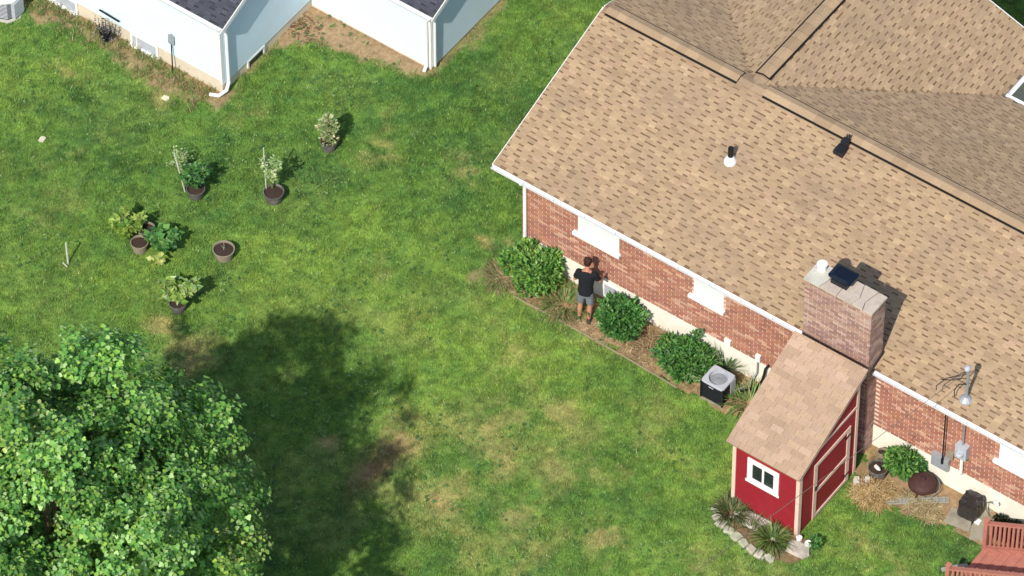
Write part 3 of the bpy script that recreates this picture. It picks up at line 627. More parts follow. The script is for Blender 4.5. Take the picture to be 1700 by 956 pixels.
# roof
m_ = MB(); a_, b_ = (-3.16, -0.66); vs_ = [(SX0-.11,a_,zr(a_)+.05),(SX1+.07,a_,zr(a_)+.05),(SX1+.07,b_,zr(b_)+.05),(SX0-.11,b_,zr(b_)+.05)]; slab(m_, vs_, 0.05)
sro = m_.build('roof', 'roof_deck', shed)
PAL_S = [lin(176,149,126), lin(181,154,132), lin(171,144,121), lin(177,150,124)]
ks = 1/math.hypot(1,.47); O = Vector((0,a_-.015,zr(a_-.015)+.052)); Ud = Vector((1,0,0)); Vd = Vector((0,ks,.47*ks)); N = Ud.cross(Vd); rr = random.Random(9)
L = 2.53/ks; r_ = 0
while r_*.137 < L-.03:
    v0 = r_*.137; v1 = min(v0+.165, L); u_ = SX0-.115-(r_ % 2)*.15-(r_ % 3)*.04
    while u_ < SX1+.075:
        w_ = 0.305; p, q = max(u_+.004, SX0-.115), min(u_+w_-.004, SX1+.075)
        if q-p > .02:
            m_ = MB(); k2 = rr.uniform(.9,1.06); c_ = tuple(x*k2 for x in rr.choice(PAL_S)); h = rr.uniform(.009,.013)
            Q = [O+Ud*p+Vd*v0+N*h, O+Ud*q+Vd*v0+N*h, O+Ud*q+Vd*v1+N*.003, O+Ud*p+Vd*v1+N*.003]; B_ = [O+Ud*p+Vd*v0, O+Ud*q+Vd*v0, O+Ud*q+Vd*v1, O+Ud*p+Vd*v1]
            m_.quad(Q, c_); m_.quad([B_[0],B_[1],Q[1],Q[0]], c_); m_.quad([B_[0],Q[0],Q[3],B_[3]], c_); m_.quad([B_[1],B_[2],Q[2],Q[1]], c_); m_.build('shingle', 'shingle', sro)
        u_ += w_
    r_ += 1

# ------------------------------------------------------------------ white neighbour house
nb_ = thing('siding_house', 'white sided house with dark grey roof and tan foundation', 'house', (0,0,0))
AX, AY, BX, BY2 = -8.37, -0.05, -4.96, 3.29
m_ = MB(); m_.box(-24, AX, AY, 12, -0.1, 0.40); f1 = m_.build('foundation', 'found_tan', nb_)
m_ = MB(); m_.box(AX+.001, BX, BY2, 12, -0.1, 0.06); m_.build('foundation', 'found_tan', nb_)
def lap_wall(mb, x0, y0, x1, y1, z0, z1, out, e=0.11):
    z = z0; o_ = Vector(out)
    while z < z1-.005:
        zt = min(z+e, z1); a_ = Vector((x0,y0,z)); b_ = Vector((x1,y1,z)); a2 = Vector((x0,y0,zt)); b2 = Vector((x1,y1,zt))
        mb.quad([a_+o_*.022, b_+o_*.022, b2+o_*.010, a2+o_*.010]); mb.quad([a_+o_*.004, b_+o_*.004, b_+o_*.022, a_+o_*.022]); z = zt
m_ = MB(); m_.box(-24, AX, AY, 12, .401, 2.30); m_.quad([(AX,AY,2.29),(AX,8.05,2.29),(AX,4,2.29+4.05*.4)])
lap_wall(m_, -24, AY, AX, AY, .40, 2.3, (0,-1,0)); lap_wall(m_, AX, AY, AX, BY2, .27, 2.3, (1,0,0)); 
for i in range(9): lap_wall(m_, AX, AY+.25*(i+1), AX, BY2, 2.3+i*.1, 2.3+(i+1)*.1, (1,0,0))
m_.build('wall', 'siding', nb_)
m_ = MB(); m_.box(AX+.001, BX, BY2, 12, .061, 1.95); m_.quad([(BX,BY2,1.94),(BX,12,1.94),(BX,12,1.94+8*.4)])
lap_wall(m_, AX+.03, BY2, BX, BY2, .06, 1.95, (0,-1,0)); lap_wall(m_, BX, BY2, BX, 12, .06, 1.95, (1,0,0))
for i in range(18): lap_wall(m_, BX, BY2+.25*(i+1), BX, 12, 1.95+i*.1, 1.95+(i+1)*.1, (1,0,0))
m_.build('wall', 'siding', nb_)
m_ = MB(); m_.box(AX-.01, AX+.026, AY-.026, AY+.06, .3, 2.28); m_.box(BX-.06, BX+.026, BY2-.026, BY2+.06, .05, 1.93); m_.build('corner_board', 'white', nb_)
def nroof(x1, ye, ze, depth, x0=-24.4):
    m_ = MB(); slab(m_, [(x0,ye,ze),(x1,ye,ze),(x1,ye+depth,ze+.4*depth),(x0,ye+depth,ze+.4*depth)], .08); slab(m_, [(x0,ye+depth,ze+.4*depth),(x1,ye+depth,ze+.4*depth),(x1,ye+2*depth,ze),(x0,ye+2*depth,ze)], .08)
    ro = m_.build('roof', 'slate', nb_)
    k4 = 1/math.hypot(1,.4); s_ = lay_shingles((0,ye,ze), (1,0,0), (0,k4,.4*k4), lambda v: (max(x0, x1-6), x1+.005), 2.2, 16, pal=[lin(70,72,80),lin(75,77,85),lin(66,68,76),lin(78,80,88)], slotc=lin(52,54,60), seed=21)
    place_pieces('shingle', s_, 'slate_tab', ro, 60)
    f = MB(); f.box(x0, x1-.001, ye-.02, ye-.001, ze-.13, ze-.005); f.beam((x1+.012,ye,ze-.07), (x1+.012,ye+depth,ze+.4*depth-.07), .024, .13); f.box(x0, x1, ye, ye+.2, ze-.12, ze-.1); f.build('fascia', 'white', nb_)
nroof(-8.14, -0.20, 2.40, 4.2); nroof(-4.76, 3.13, 1.98, 8.0)
for gx0, gx1, gy_, gz_ in ((-24,-8.16,-0.222,2.40),(-7.8,-4.78,3.108,1.98)):
    m_ = MB(); 
    for q in range(4):
        pr = [(0,0),(0,-.09),(.06,-.095),(.09,-.045),(.1,0)]; a_, b_ = pr[q], pr[q+1]
        m_.quad([(gx0,gy_-a_[0],gz_+a_[1]),(gx1,gy_-a_[0],gz_+a_[1]),(gx1,gy_-b_[0],gz_+b_[1]),(gx0,gy_-b_[0],gz_+b_[1])])
    m_.quad([(gx1,gy_-p,gz_+q) for p, q in pr]); m_.build('gutter', 'white_metal', nb_)
def pipe(pts, r_, nm, m, parent):
    m_ = MB()
    for a_, b_ in zip(pts, pts[1:]): m_.tube([a_, b_], r_, 8)
    for p in pts[1:-1]: m_.ell(p, (r_*1.02,)*3, 8, 6)
    return m_.build(nm, m, parent)
pipe([(-8.18,-.27,2.33),(-8.30,.10,2.12),(-8.30,.10,.28),(-8.28,-.02,.12),(-8.35,-.22,.07),(-8.55,-.30,.06)], .042, 'downspout', 'white_metal', nb_)
pipe([(-4.86,3.08,1.9),(-5.02,3.215,1.74),(-5.02,3.215,.2),(-5.02,3.10,.06)], .042, 'downspout', 'white_metal', nb_)
pipe([(-4.88,3.36,1.86),(-4.895,3.36,.1)], .035, 'downspout', 'white_metal', nb_)
for x0, x1 in ((-11.0,-10.2),(-13.4,-12.55)):
    f = MB(); z0, z1 = .03, .40
    f.box(x0,x0+.06,AY-.04,AY-.001,z0,z1); f.box(x1-.06,x1,AY-.04,AY-.001,z0,z1); f.box(x0+.06,x1-.06,AY-.04,AY-.001,z1-.05,z1); f.box(x0-.03,x1+.03,AY-.09,AY-.001,z0-.05,z0-.001); f.box(x0+.16,x0+.19,AY-.035,AY-.001,z0,z1-.05)
    wo = f.build('basement_window', 'white', nb_)
    g = MB(); g.box(x0+.061, x0+.159, AY-.02, AY-.002, z0, z1-.051); g.build('pane', 'grey_plate', wo); g = MB(); g.box(x0+.191, x1-.061, AY-.02, AY-.002, z0, z1-.051); g.build('pane', 'grey_plate', wo)
f = MB(); f.box(AX+.001,AX+.035,.85,.90,.02,.26); f.box(AX+.001,AX+.035,1.44,1.49,.02,.26); f.box(AX+.001,AX+.035,.9,1.44,.215,.26); wo = f.build('basement_window', 'white', nb_); g = MB(); g.box(AX+.001,AX+.012,.901,1.439,.02,.214); g.build('pane', 'glass', wo)
pipe([(-11.84,-.13,.66),(-11.27,-.13,.62)], .022, 'pipe', 'black', nb_); pipe([(-12.35,-.13,.72),(-12.33,-.13,.92)], .02, 'pipe', 'grey_metal', nb_)

# ------------------------------------------------------------------ foliage helpers
def leafbasis(d, up=None):
    d = d.normalized(); n = (up or Vector((U(-.6,.6),U(-.6,.6),1))); n = n - d*n.dot(d)
    if n.length < 1e-3: n = d.orthogonal()
    n.normalize(); return d, d.cross(n), n
def leaf4(mb, p, d, s, wr, col, up=None):
    d, sd_, n = leafbasis(d, up); 
    mb.add([p, p+d*s*.45+sd_*s*wr+n*s*.08, p+d*s-n*s*.12, p+d*s*.45-sd_*s*wr+n*s*.08], [(0,1,2),(0,2,3)], col)
def foliage(mb, c, r, n, s, cols, wr=.32, inner=.35, flat=0.0, up=.35):
    c = Vector(c)
    for _ in range(n):
        while True:
            q = Vector((U(-1,1),U(-1,1),U(-1,1)))
            if inner**2 < q.length_squared < 1: break
        bump = 1+.14*math.sin(q.x*7+c.x*3)*math.cos(q.y*6+c.y)+U(-.08,.08)
        p = c+Vector((q.x*r[0]*bump, q.y*r[1]*bump, q.z*r[2]*bump))
        if p.z < 0.01: p.z = U(.01,.1)
        d = Vector((q.x,q.y,q.z*.6+up))+Vector((U(-.8,.8),U(-.8,.8),U(-.6,.6)))
        leaf4(mb, p, d, s*U(.65,1.3), wr*U(.8,1.2), jit(random.choice(cols), .25))
def strap(mb, p, az, L, w_, el, droop, col, n=5):
    p = Vector(p); h = Vector((math.cos(az), math.sin(az), 0)); sd_ = Vector((-h.y, h.x, 0)); e_ = el; prevL = None
    for i in range(n+1):
        ww = w_*(1-(i/n)**1.6)+.001; a_, b_ = p+sd_*ww, p-sd_*ww
        if prevL: mb.quad([prevL[0], prevL[1], b_, a_], col)
        prevL = (a_, b_); p = p+(h*math.cos(e_)+Vector((0,0,math.sin(e_))))*(L/n); e_ -= droop/n
        if p.z < .015: p.z = .015
def stems(mb, c, n, r_, h, rad=.008, col=None):
    for _ in range(n):
        a_ = U(0, 6.28); q = U(.2,1)*r_
        mb.tube([(c[0],c[1],0.0),(c[0]+math.cos(a_)*q*.4,c[1]+math.sin(a_)*q*.4,h*.5),(c[0]+math.cos(a_)*q,c[1]+math.sin(a_)*q,h*U(.7,1))], [rad,rad*.8,rad*.4], 4, col)
GR = [lin(88,134,60), lin(108,152,70), lin(72,116,52), lin(130,168,90)]
GRD = [lin(66,116,54), lin(82,132,62), lin(52,98,48), lin(104,146,80)]
GRY = [lin(120,152,58), lin(142,168,72), lin(98,136,50), lin(160,178,92)]

GRP = [lin(150,176,112), lin(174,196,136), lin(120,152,84), lin(196,206,160)]
DRY = [lin(156,140,100), lin(172,156,114), lin(134,116,80), lin(184,170,132)]

def shrub(name, label, loc, r, n, s, cols, group=None, wr=.32, hz=None, cat='shrub', lobes=9):
    t = thing(name, label, cat, loc, 0, group); m_ = MB(); h = hz or r[2]
    foliage(m_, (0,0,h), (r[0]*.80,r[1]*.80,r[2]*.80), int(n*.45), s, cols, wr, .2)
    for i in range(lobes):
        a_ = 2.4*i+U(0,.6); e_ = U(-.35,1.0); k = U(.55,.85); c_ = (math.cos(a_)*math.cos(e_)*r[0]*k, math.sin(a_)*math.cos(e_)*r[1]*k, max(.1, h+math.sin(e_)*r[2]*k)); q = U(.30,.46); tn = U(.8,1.25)
        foliage(m_, c_, (r[0]*q,r[1]*q,r[2]*q), int(n*.55/lobes), s*U(.9,1.15), [tuple(v*tn for v in x) for x in cols], wr, .25, up=.5)
    sm = MB()
    for i in range(int(12*min(1, r[0]*2))):                       # stray shoots
        a_ = U(0,6.28); e_ = U(.1,1.3); tip = Vector((math.cos(a_)*math.cos(e_)*r[0], math.sin(a_)*math.cos(e_)*r[1], h*.8+math.sin(e_)*r[2]))*U(1.08,1.3); sm.tube([(0,0,h*.5), tip], [.006,.003], 4)
        for k in range(9): leaf4(m_, Vector((0,0,h*.5)).lerp(tip, U(.7,1.02)), Vector((U(-1,1),U(-1,1),U(0,1))), s*U(.7,1.1), wr, jit(random.choice(cols), .2))
    sm.build('shoots', 'stem', t)
    m_.build('foliage', 'leaf', t)
    m_ = MB(); stems(m_, (0,0), 14, r[0]*.8, r[2]*1.4, .012); m_.build('stem', 'bark', t); return t
shrub('shrub', 'largest rounded green shrub, by downspout at house corner', (0.72,-0.52,0), (.68,.56,.52), 3600, .115, GR+GRY[:1], hz=.46)
shrub('shrub', 'dark glossy rounded shrub just to the right of the man', (2.98,-0.55,0), (.54,.48,.46), 2800, .11, GRD+GR[:1], hz=.40)
t = shrub('shrub', 'sprawling green shrub beside the dark air conditioner', (4.78,-0.62,0), (.72,.52,.36), 2800, .12, GRD+GR[:2], hz=.30, wr=.24)
m_ = MB()
for _ in range(70): strap(m_, (U(.1,.55),U(-.3,.25),.2), U(0,6.28), U(.3,.55), .009, U(.5,1.2), U(1.0,1.9), jit(random.choice(GRP), .2))
m_.build('long_leaves', 'leaf', t)
m_ = MB()
for _ in range(46):
    a_ = U(0,6.28); leaf4(m_, Vector((.02+U(-.1,.12),.42+U(-.06,.06),U(.55,.95))), Vector((math.cos(a_),math.sin(a_),U(.1,.6))), .1, .3, jit(random.choice(GRD), .2))
m_.tube([(0,.36,0),(.02,.42,.9)], .008, 5, lin(60,80,40)); m_.build('tall_shoot', 'leaf', t)
def straps_plant(name, label, loc, n, L, w_, cols, r_=.12, el=(.5,1.35), droop=(.9,2.0), cat='plant', group=None):
    m_ = MB()
    for _ in range(n):
        a_ = U(0,6.28); q = r_*math.sqrt(U(0,1)); strap(m_, (math.cos(a_)*q,math.sin(a_)*q,.0), a_+U(-.6,.6), L*U(.6,1.2), w_*U(.7,1.2), U(*el), U(*droop), jit(random.choice(cols), .22))
    o = m_.build(name, 'leaf', None); o.location = loc; return tag(o, label, cat, group)
straps_plant('spiky_plant', 'upright spiky grey green plant behind the air conditioner', (5.52,-0.22,0), 110, .75, .014, [lin(108,128,92),lin(84,108,70),lin(132,148,112)], .14, (.8,1.5), (.5,1.3))
straps_plant('dry_grass_clump', 'tangled clump of half dry long grass by the man', (1.62,-0.66,0), 620, .40, .008, GR[:3]+[lin(140,142,88),lin(120,126,74)]+DRY[:3], .40, (.3,1.4), (1.2,2.6), 'grass clump')
straps_plant('dry_grass_clump', 'dry straw coloured grass clump left of the corner shrub', (0.08,-0.80,0), 420, .34, .007, DRY[:3]+[lin(150,156,100),lin(110,130,70)], .36, (.2,1.3), (1.2,2.6), 'grass clump')
straps_plant('weed_clump', 'loose weeds with pale stems between air conditioner and shed', (6.55,-0.62,0), 260, .55, .011, GR+DRY[:2]+[lin(120,126,76)], .32, (.4,1.4), (.9,2.2), 'weeds')
straps_plant('weed_clump', 'low weeds along the left wall of the red shed', (7.35,-1.35,0), 160, .4, .012, GR+DRY[:1], .25, (.4,1.3), (.9,2.2), 'weeds')
straps_plant('daylily', 'arching green daylily clump in front of shed corner post', (9.05,-3.45,.04), 300, .46, .010, [lin(104,128,58),lin(80,104,48),lin(128,146,78),lin(60,84,40)], .17, (.4,1.4), (1.0,2.4))
straps_plant('daylily', 'ragged green plant at the left foot of the red shed', (7.92,-3.34,.04), 300, .42, .009, [lin(74,94,50),lin(94,108,62),lin(130,128,84),lin(60,80,44)], .24, (.4,1.45), (.8,2.2))
straps_plant('small_weed', 'thin weed between the two clumps at the shed', (8.5,-3.42,.055), 24, .4, .009, [lin(96,108,60)], .08, (.8,1.5), (.5,1.4), 'weed')
# dead brush in the bed
m_ = MB()
for _ in range(900):
    x = U(-.55,.7); y = U(-.35,.35); a_ = U(0,6.28); L = U(.08,.3); z = U(.02,.16)*(1-abs(x))
    m_.beam((x,y,z), (x+math.cos(a_)*L,y+math.sin(a_)*L,z+U(-.03,.08)), .006, .004, jit(random.choice([lin(150,126,94),lin(120,98,72),lin(176,154,118)]), .2))
o = m_.build('dead_brush', 'straw'); o.location = (3.85,-.42,0); tag(o, 'heap of dead brown brush between the two dark shrubs', 'brush heap', kind='stuff')
m_ = MB()
for _ in range(2600):
    x = U(-.1,7.2); y = U(-1.1,-.02)
    if x > 5.4 and y < -.5: continue
    a_ = U(0,6.28); L = U(.03,.14); m_.beam((x,y,.035), (x+math.cos(a_)*L,y+math.sin(a_)*L,.035+U(0,.03)), U(.006,.018), .003, jit(random.choice(DRY+[lin(130,104,78),lin(150,120,90)]), .25))
tag(m_.build('leaf_litter', 'straw'), 'dry leaf litter scattered over the wall bed', 'leaf litter', kind='stuff')
def board(name, pts, w_, h, m, label, cat):
    m_ = MB()
    for a_, b_ in zip(pts, pts[1:]): m_.beam(a_, b_, w_, h)
    return tag(m_.build(name, m), label, cat)
board('bed_edging', [(0.55,-1.12,.03),(2.15,-1.10,.03),(3.7,-1.12,.03),(5.0,-1.17,.03)], .018, .05, 'edging', 'thin weathered wooden edging in front of the shrubs', 'edging')
# low weeds on the bare soil by the white house
m_ = MB()
for _ in range(150):
    x = U(-14,-8.5); y = AY-abs(random.gauss(0,.28))-.08
    for q in range(16): strap(m_, (x+U(-.06,.06),y+U(-.06,.06),0), U(0,6.28), U(.08,.2), .007, U(.4,1.4), U(.6,1.8), jit(random.choice(DRY[:3]+GR[:2]+[lin(122,112,66)]), .25), 3)
tag(m_.build('weeds', 'leaf'), 'scrubby brown weeds along the white house wall', 'weeds', kind='stuff')

# broad-leaved weeds and clover through the lawn
m_ = MB(); wr_ = random.Random(77); cnt = 0
while cnt < 1300:
    x = wr_.uniform(-14,13.5); y = wr_.uniform(-13.5,6); 
    if not in_view((x,y,0), 1.08) or bool(blocked(np.array([x]),np.array([y]))[0]) or float(vnoise(x,y,.9)) < .56: continue
    cnt += 1; cc = wr_.choice([lin(118,152,80),lin(84,124,62),lin(74,112,58),lin(128,156,88)])
    for k in range(5): a_ = k*1.257+wr_.uniform(-.4,.4); leaf4(m_, Vector((x,y,.025+wr_.uniform(0,.02))), Vector((math.cos(a_),math.sin(a_),wr_.uniform(.05,.5))), wr_.uniform(.03,.075), .3, jit(cc,.15))
tag(m_.build('lawn_weeds', 'leaf'), 'broad leaved weeds and clover scattered through the lawn', 'weeds', kind='stuff')
# ------------------------------------------------------------------ man by the wall
def loft(mb, secs, n=14):
    b = len(mb.v)
    for cx, cy, cz, rx, ry in secs:
        for k in range(n):
            t_ = 2*math.pi*k/n; mb.v.append((cx+rx*math.cos(t_), cy+ry*math.sin(t_), cz))
    for i in range(len(secs)-1):
        for k in range(n): mb.f.append((b+i*n+k, b+i*n+(k+1)%n, b+(i+1)*n+(k+1)%n, b+(i+1)*n+k)); mb.c.append(None)
    mb.f.append(tuple(b+k for k in reversed(range(n)))); e_ = b+(len(secs)-1)*n; mb.f.append(tuple(e_+k for k in range(n))); mb.c += [None, None]
def remesh(o, vx, sm=4):
    md = o.modifiers.new('r', 'REMESH'); md.mode = 'VOXEL'; md.voxel_size = vx; md.use_smooth_shade = True
    s_ = o.modifiers.new('s', 'SMOOTH'); s_.iterations = sm; s_.factor = .5
man = thing('person', 'person in black T-shirt and grey shorts, seen from behind at brick wall', 'person', (2.20,-0.75,0), R(22)); man.scale = (.95,.95,.91); man.rotation_euler = (R(-9), 0, R(22))
b = MB()
loft(b, [(0,0,.86,.15,.11),(0,0,.95,.165,.12),(0,.01,1.08,.14,.105),(0,.02,1.25,.16,.115),(0,.02,1.42,.185,.11),(0,.03,1.52,.14,.085),(0,.045,1.57,.062,.062),(0,.07,1.66,.055,.058)])
b.ell((0,.10,1.755), (.078,.098,.118), 14, 10)                                   # head, tipped forward
b.ell((0,.195,1.735), (.016,.022,.026), 8, 6); b.ell((0,.165,1.68), (.05,.05,.04), 8, 6)       # nose, chin
for s_ in (-1, 1):
    b.ell((s_*.079,.10,1.75), (.014,.026,.034), 8, 6)                           # ears
    k_ = (s_*.115, .06 if s_ < 0 else .02, .50); an = (s_*.12, .0 if s_ < 0 else -.04, .09)
    b.tube([(s_*.085,0,.90),(s_*.10,.02,.72),k_], [.092,.082,.060], 12); b.tube([k_,(s_*.118,k_[1]-.03,.34),an], [.060,.062,.040], 12); b.ell(k_, (.062,.062,.062), 10, 8)
    b.tube([(an[0],an[1]-.04,.045),(an[0]+s_*.02,an[1]+.06,.05),(an[0]+s_*.03,an[1]+.17,.035)], [.042,.046,.032], 10); b.ell(an, (.045,.045,.05), 8, 6)
ARM = {-1: [(-.185,.02,1.47),(-.27,.05,1.21),(-.20,.27,1.10)], 1: [(.185,.02,1.47),(.30,.09,1.23),(.33,.33,1.20)]}
for s_, (sh_, el_, wr_) in ARM.items():
    b.ell(sh_, (.068,.066,.07), 10, 8); b.tube([sh_, el_], [.058,.045], 12); b.ell(el_, (.046,.046,.046), 10, 8); b.tube([el_, wr_], [.045,.030], 12)
    wv = Vector(wr_); dv = (wv-Vector(el_)).normalized(); side = dv.cross(Vector((0,0,1))).normalized()
    b.tube([wv, wv+dv*.05, wv+dv*.09], [.030,.040,.036], 10)
    for i, (off, fl) in enumerate(((-.032,.062),(-.011,.074),(.011,.070),(.032,.055))):
        p0 = wv+dv*.085+side*off; p1 = p0+dv*fl*.55+Vector((0,0,-.012)); p2 = p1+dv*fl*.35+Vector((0,0,-.03)); b.tube([p0,p1,p2], [.0105,.0095,.008], 7)
    p0 = wv+dv*.03-side*s_*.034; b.tube([p0, p0+dv*.035-side*s_*.03, p0+dv*.07-side*s_*.032+Vector((0,0,-.012))], [.013,.011,.009], 7)
bo = b.build('body', 'skin', man); remesh(bo, .0085, 3)
b = MB(); loft(b, [(0,0,.84,.185,.14),(0,0,.95,.19,.142),(0,.01,1.08,.178,.138),(0,.015,1.25,.19,.142),(0,.02,1.42,.208,.135),(0,.03,1.505,.165,.105),(0,.045,1.55,.085,.08)])
for s_, (sh_, el_, wr_) in ARM.items():
    m2 = Vector(sh_).lerp(Vector(el_), .72); b.ell(sh_, (.088,.084,.085), 10, 8); b.tube([sh_, m2], [.082,.078], 12)
to = b.build('tshirt', 'tshirt', man); remesh(to, .013, 4)
b = MB(); loft(b, [(0,0,.80,.18,.135),(0,0,.90,.182,.138),(0,0,.97,.175,.13)])
for s_ in (-1, 1): b.tube([(s_*.088,0,.90),(s_*.10,.015,.72),(s_*.112,.045 if s_ < 0 else .02,.545)], [.105,.10,.092], 12)
o = b.build('shorts', 'shorts', man); remesh(o, .013, 3)
b = MB(); b.ell((0,.085,1.79), (.094,.108,.105), 12, 8); b.ell((0,.045,1.75), (.085,.075,.09), 12, 8)
for _ in range(46):
    a_ = U(0,6.28); e_ = U(-.1,1.4); b.ell((math.cos(a_)*.088*math.cos(e_),.075+math.sin(a_)*.10*math.cos(e_)-(.02 if math.sin(a_) > .5 else 0),1.80+math.sin(e_)*.095), (U(.018,.034),)*3, 6, 5)
o = b.build('hair', 'hair', man); remesh(o, .009, 1)
for s_ in (-1, 1):
    b = MB(); ay = 0 if s_ < 0 else -.04; b.tube([(s_*.12,ay-.06,.045),(s_*.14,ay+.06,.055),(s_*.15,ay+.2,.04)], [.05,.056,.042], 10); b.ell((s_*.12,ay,.08), (.055,.06,.05), 10, 8); b.box(s_*.135-.05, s_*.135+.05, ay-.1, ay+.23, 0, .025)
    o = b.build('shoe', 'shoe', man); remesh(o, .009, 2)

# ------------------------------------------------------------------ air conditioners
ac = thing('air_conditioner', 'dark square air conditioner with grey round-fan top beside shed', 'air conditioner', (5.81,-0.80,0))
hx, hy, hz = .275, .255, .60
m_ = MB(); m_.box(-.30, .30, -.28, .28, -.03, .02); m_.build('pad', 'slab', ac)
m_ = MB(); m_.box(-hx+.015, hx-.015, -hy+.015, hy-.015, .036, hz-.095); cb = m_.build('cabinet', 'black', ac)
for sgn in (-1, 1):
    for i in range(13):
        z = .07+i*.037; m_ = MB(); m_.beam((-hx+.03, sgn*(hy-.008), z), (hx-.03, sgn*(hy-.008), z), .014, .016); m_.build('louvre', 'dark_metal', cb)
        m_ = MB(); m_.beam((sgn*(hx-.008), -hy+.03, z), (sgn*(hx-.008), hy-.03, z), .014, .016); m_.build('louvre', 'dark_metal', cb)
for a_ in (-1, 1):
    for c_ in (-1, 1): m_ = MB(); m_.box(a_*hx-.018, a_*hx+.018, c_*hy-.018, c_*hy+.018, .036, hz-.03); m_.build('corner_post', 'dark_metal', cb)
m_ = MB(); m_.box(hx+.001, hx+.02, .06, hy-.02, .06, hz-.04); m_.build('service_panel', 'grey_plate', cb)
m_ = MB(); m_.box(-.08, .04, -hy-.004, -hy+.004, .47, .50); m_.build('name_plate', 'grey_plate', cb)
# top plate with a round recess
m_ = MB(); n = 32; sq = []
for k in range(n):
    t_ = 2*math.pi*k/n; c_, s_ = math.cos(t_), math.sin(t_); q = 1/max(abs(c_)/(hx+.015), abs(s_)/(hy+.015)); q = min(q, .368); sq.append((c_*q, s_*q))
rings = [[(x, y, hz-.035) for x, y in sq], [(x, y, hz-.004) for x, y in sq], [(x*.96, y*.96, hz+.008) for x, y in sq]]
for r_, z in ((.212, hz+.008), (.205, hz-.07), (.195, hz-.078)): rings.append([(r_*math.cos(2*math.pi*k/n), r_*math.sin(2*math.pi*k/n), z) for k in range(n)])
for i in range(len(rings)-1):
    for k in range(n): m_.quad([rings[i][k], rings[i][(k+1) % n], rings[i+1][(k+1) % n], rings[i+1][k]])
tp = m_.build('top_plate', 'grey_plate', ac)
m_ = MB(); m_.lathe([(.204,-.075),(.19,-.07),(.12,-.05),(.05,-.045),(.02,-.04)], (0,0,hz), 24); m_.build('fan_guard', 'grey_metal', tp)
m_ = MB()
for r_ in (.06,.09,.12,.15,.18): m_.tube([(r_*math.cos(a_*math.pi/12), r_*math.sin(a_*math.pi/12), hz-.035-.02*(r_/.18)**2) for a_ in range(25)], .003, 4, cap=False)
m_.build('guard_ring', 'grey_plate', tp)
ac2 = thing('air_conditioner', 'beige eight-sided air conditioner with louvred sides near white house', 'air conditioner', (-13.98,-0.92,0))
m_ = MB(); m_.lathe([(.42,-.02),(.42,.025)], n=8); m_.build('pad', 'concrete', ac2)
m_ = MB(); m_.lathe([(.36,.05),(.36,.58)], n=8); cb = m_.build('cabinet', 'dark_metal', ac2)
for i in range(11): m_ = MB(); z = .09+i*.044; m_.lathe([(.362,z),(.372,z+.006),(.362,z+.013)], n=8); m_.build('louvre', 'grey_metal', cb)
m_ = MB()
for i, (r_, z) in enumerate(((.40,.57),(.41,.62),(.36,.66),(.30,.655),(.29,.6))): pass
pr = ((.395,.57),(.41,.62),(.37,.665),(.30,.66),(.285,.58)); rg = [[(r_*math.cos(2*math.pi*k/8+.39), r_*math.sin(2*math.pi*k/8+.39), z) for k in range(8)] for r_, z in pr]
for i in range(4):
    for k in range(8): m_.quad([rg[i][k], rg[i][(k+1)%8], rg[i+1][(k+1)%8], rg[i+1][k]])
m_.build('top_rim', 'white', ac2)
m_ = MB(); m_.lathe([(.29,.58),(.26,.60),(.1,.62),(.05,.63)], n=16); m_.build('fan_guard', 'rust', ac2)
m_ = MB(); m_.box(.28,.40,-.16,.16,.08,.56); m_.build('service_panel', 'grey_plate', ac2)

# ------------------------------------------------------------------ pots, stakes and pot plants
def pot(name, label, loc, r_, h, m, taper=.78):
    t = thing(name, label, 'flower pot', loc, 0); m_ = MB(); n = 22
    pr = [(r_*taper,0),(r_*.93,h*.82),(r_,h*.82),(r_*1.02,h),(r_*.93,h),(r_*.90,h*.82)]; rg = [[(q*math.cos(2*math.pi*k/n), q*math.sin(2*math.pi*k/n), z) for k in range(n)] for q, z in pr]
    for i in range(len(pr)-1):
        for k in range(n): m_.quad([rg[i][k], rg[i][(k+1)%n], rg[i+1][(k+1)%n], rg[i+1][k]])
    m_.quad(list(reversed(rg[0]))); m_.build('body', m, t)
    m_ = MB(); m_.lathe([(r_*.905,h*.80),(r_*.6,h*.84),(r_*.2,h*.86)], n=n); m_.build('soil', 'potting_soil', t); return t
def potplant(name, label, loc, cols, n_st, h, spread, n_leaf, s, wr=.34, base=.2, cat='plant'):
    t = thing(name, label, cat, loc); m_ = MB(); f = MB()
    for i in range(n_st):
        a_ = U(0,6.28); q = spread*U(.35,1); tip = Vector((math.cos(a_)*q, math.sin(a_)*q, base+h*U(.6,1.05))); mid = Vector((math.cos(a_)*q*.45, math.sin(a_)*q*.45, base+h*.6))
        m_.tube([(0,0,base),mid,tip], [.012,.009,.005], 5)
        for k in range(max(1, n_leaf//n_st)):
            u_ = U(.25,1); p = Vector((0,0,base)).lerp(mid, u_*2) if u_ < .5 else mid.lerp(tip, u_*2-1)
            b_ = U(0,6.28); leaf4(f, p+Vector((U(-.04,.04),U(-.04,.04),U(-.02,.05))), Vector((math.cos(b_),math.sin(b_),U(-.1,.7))), s*U(.7,1.3), wr*U(.8,1.2), jit(random.choice(cols), .2))
    m_.build('stem', 'stem', t); f.build('leaves', 'leaf', t); return t
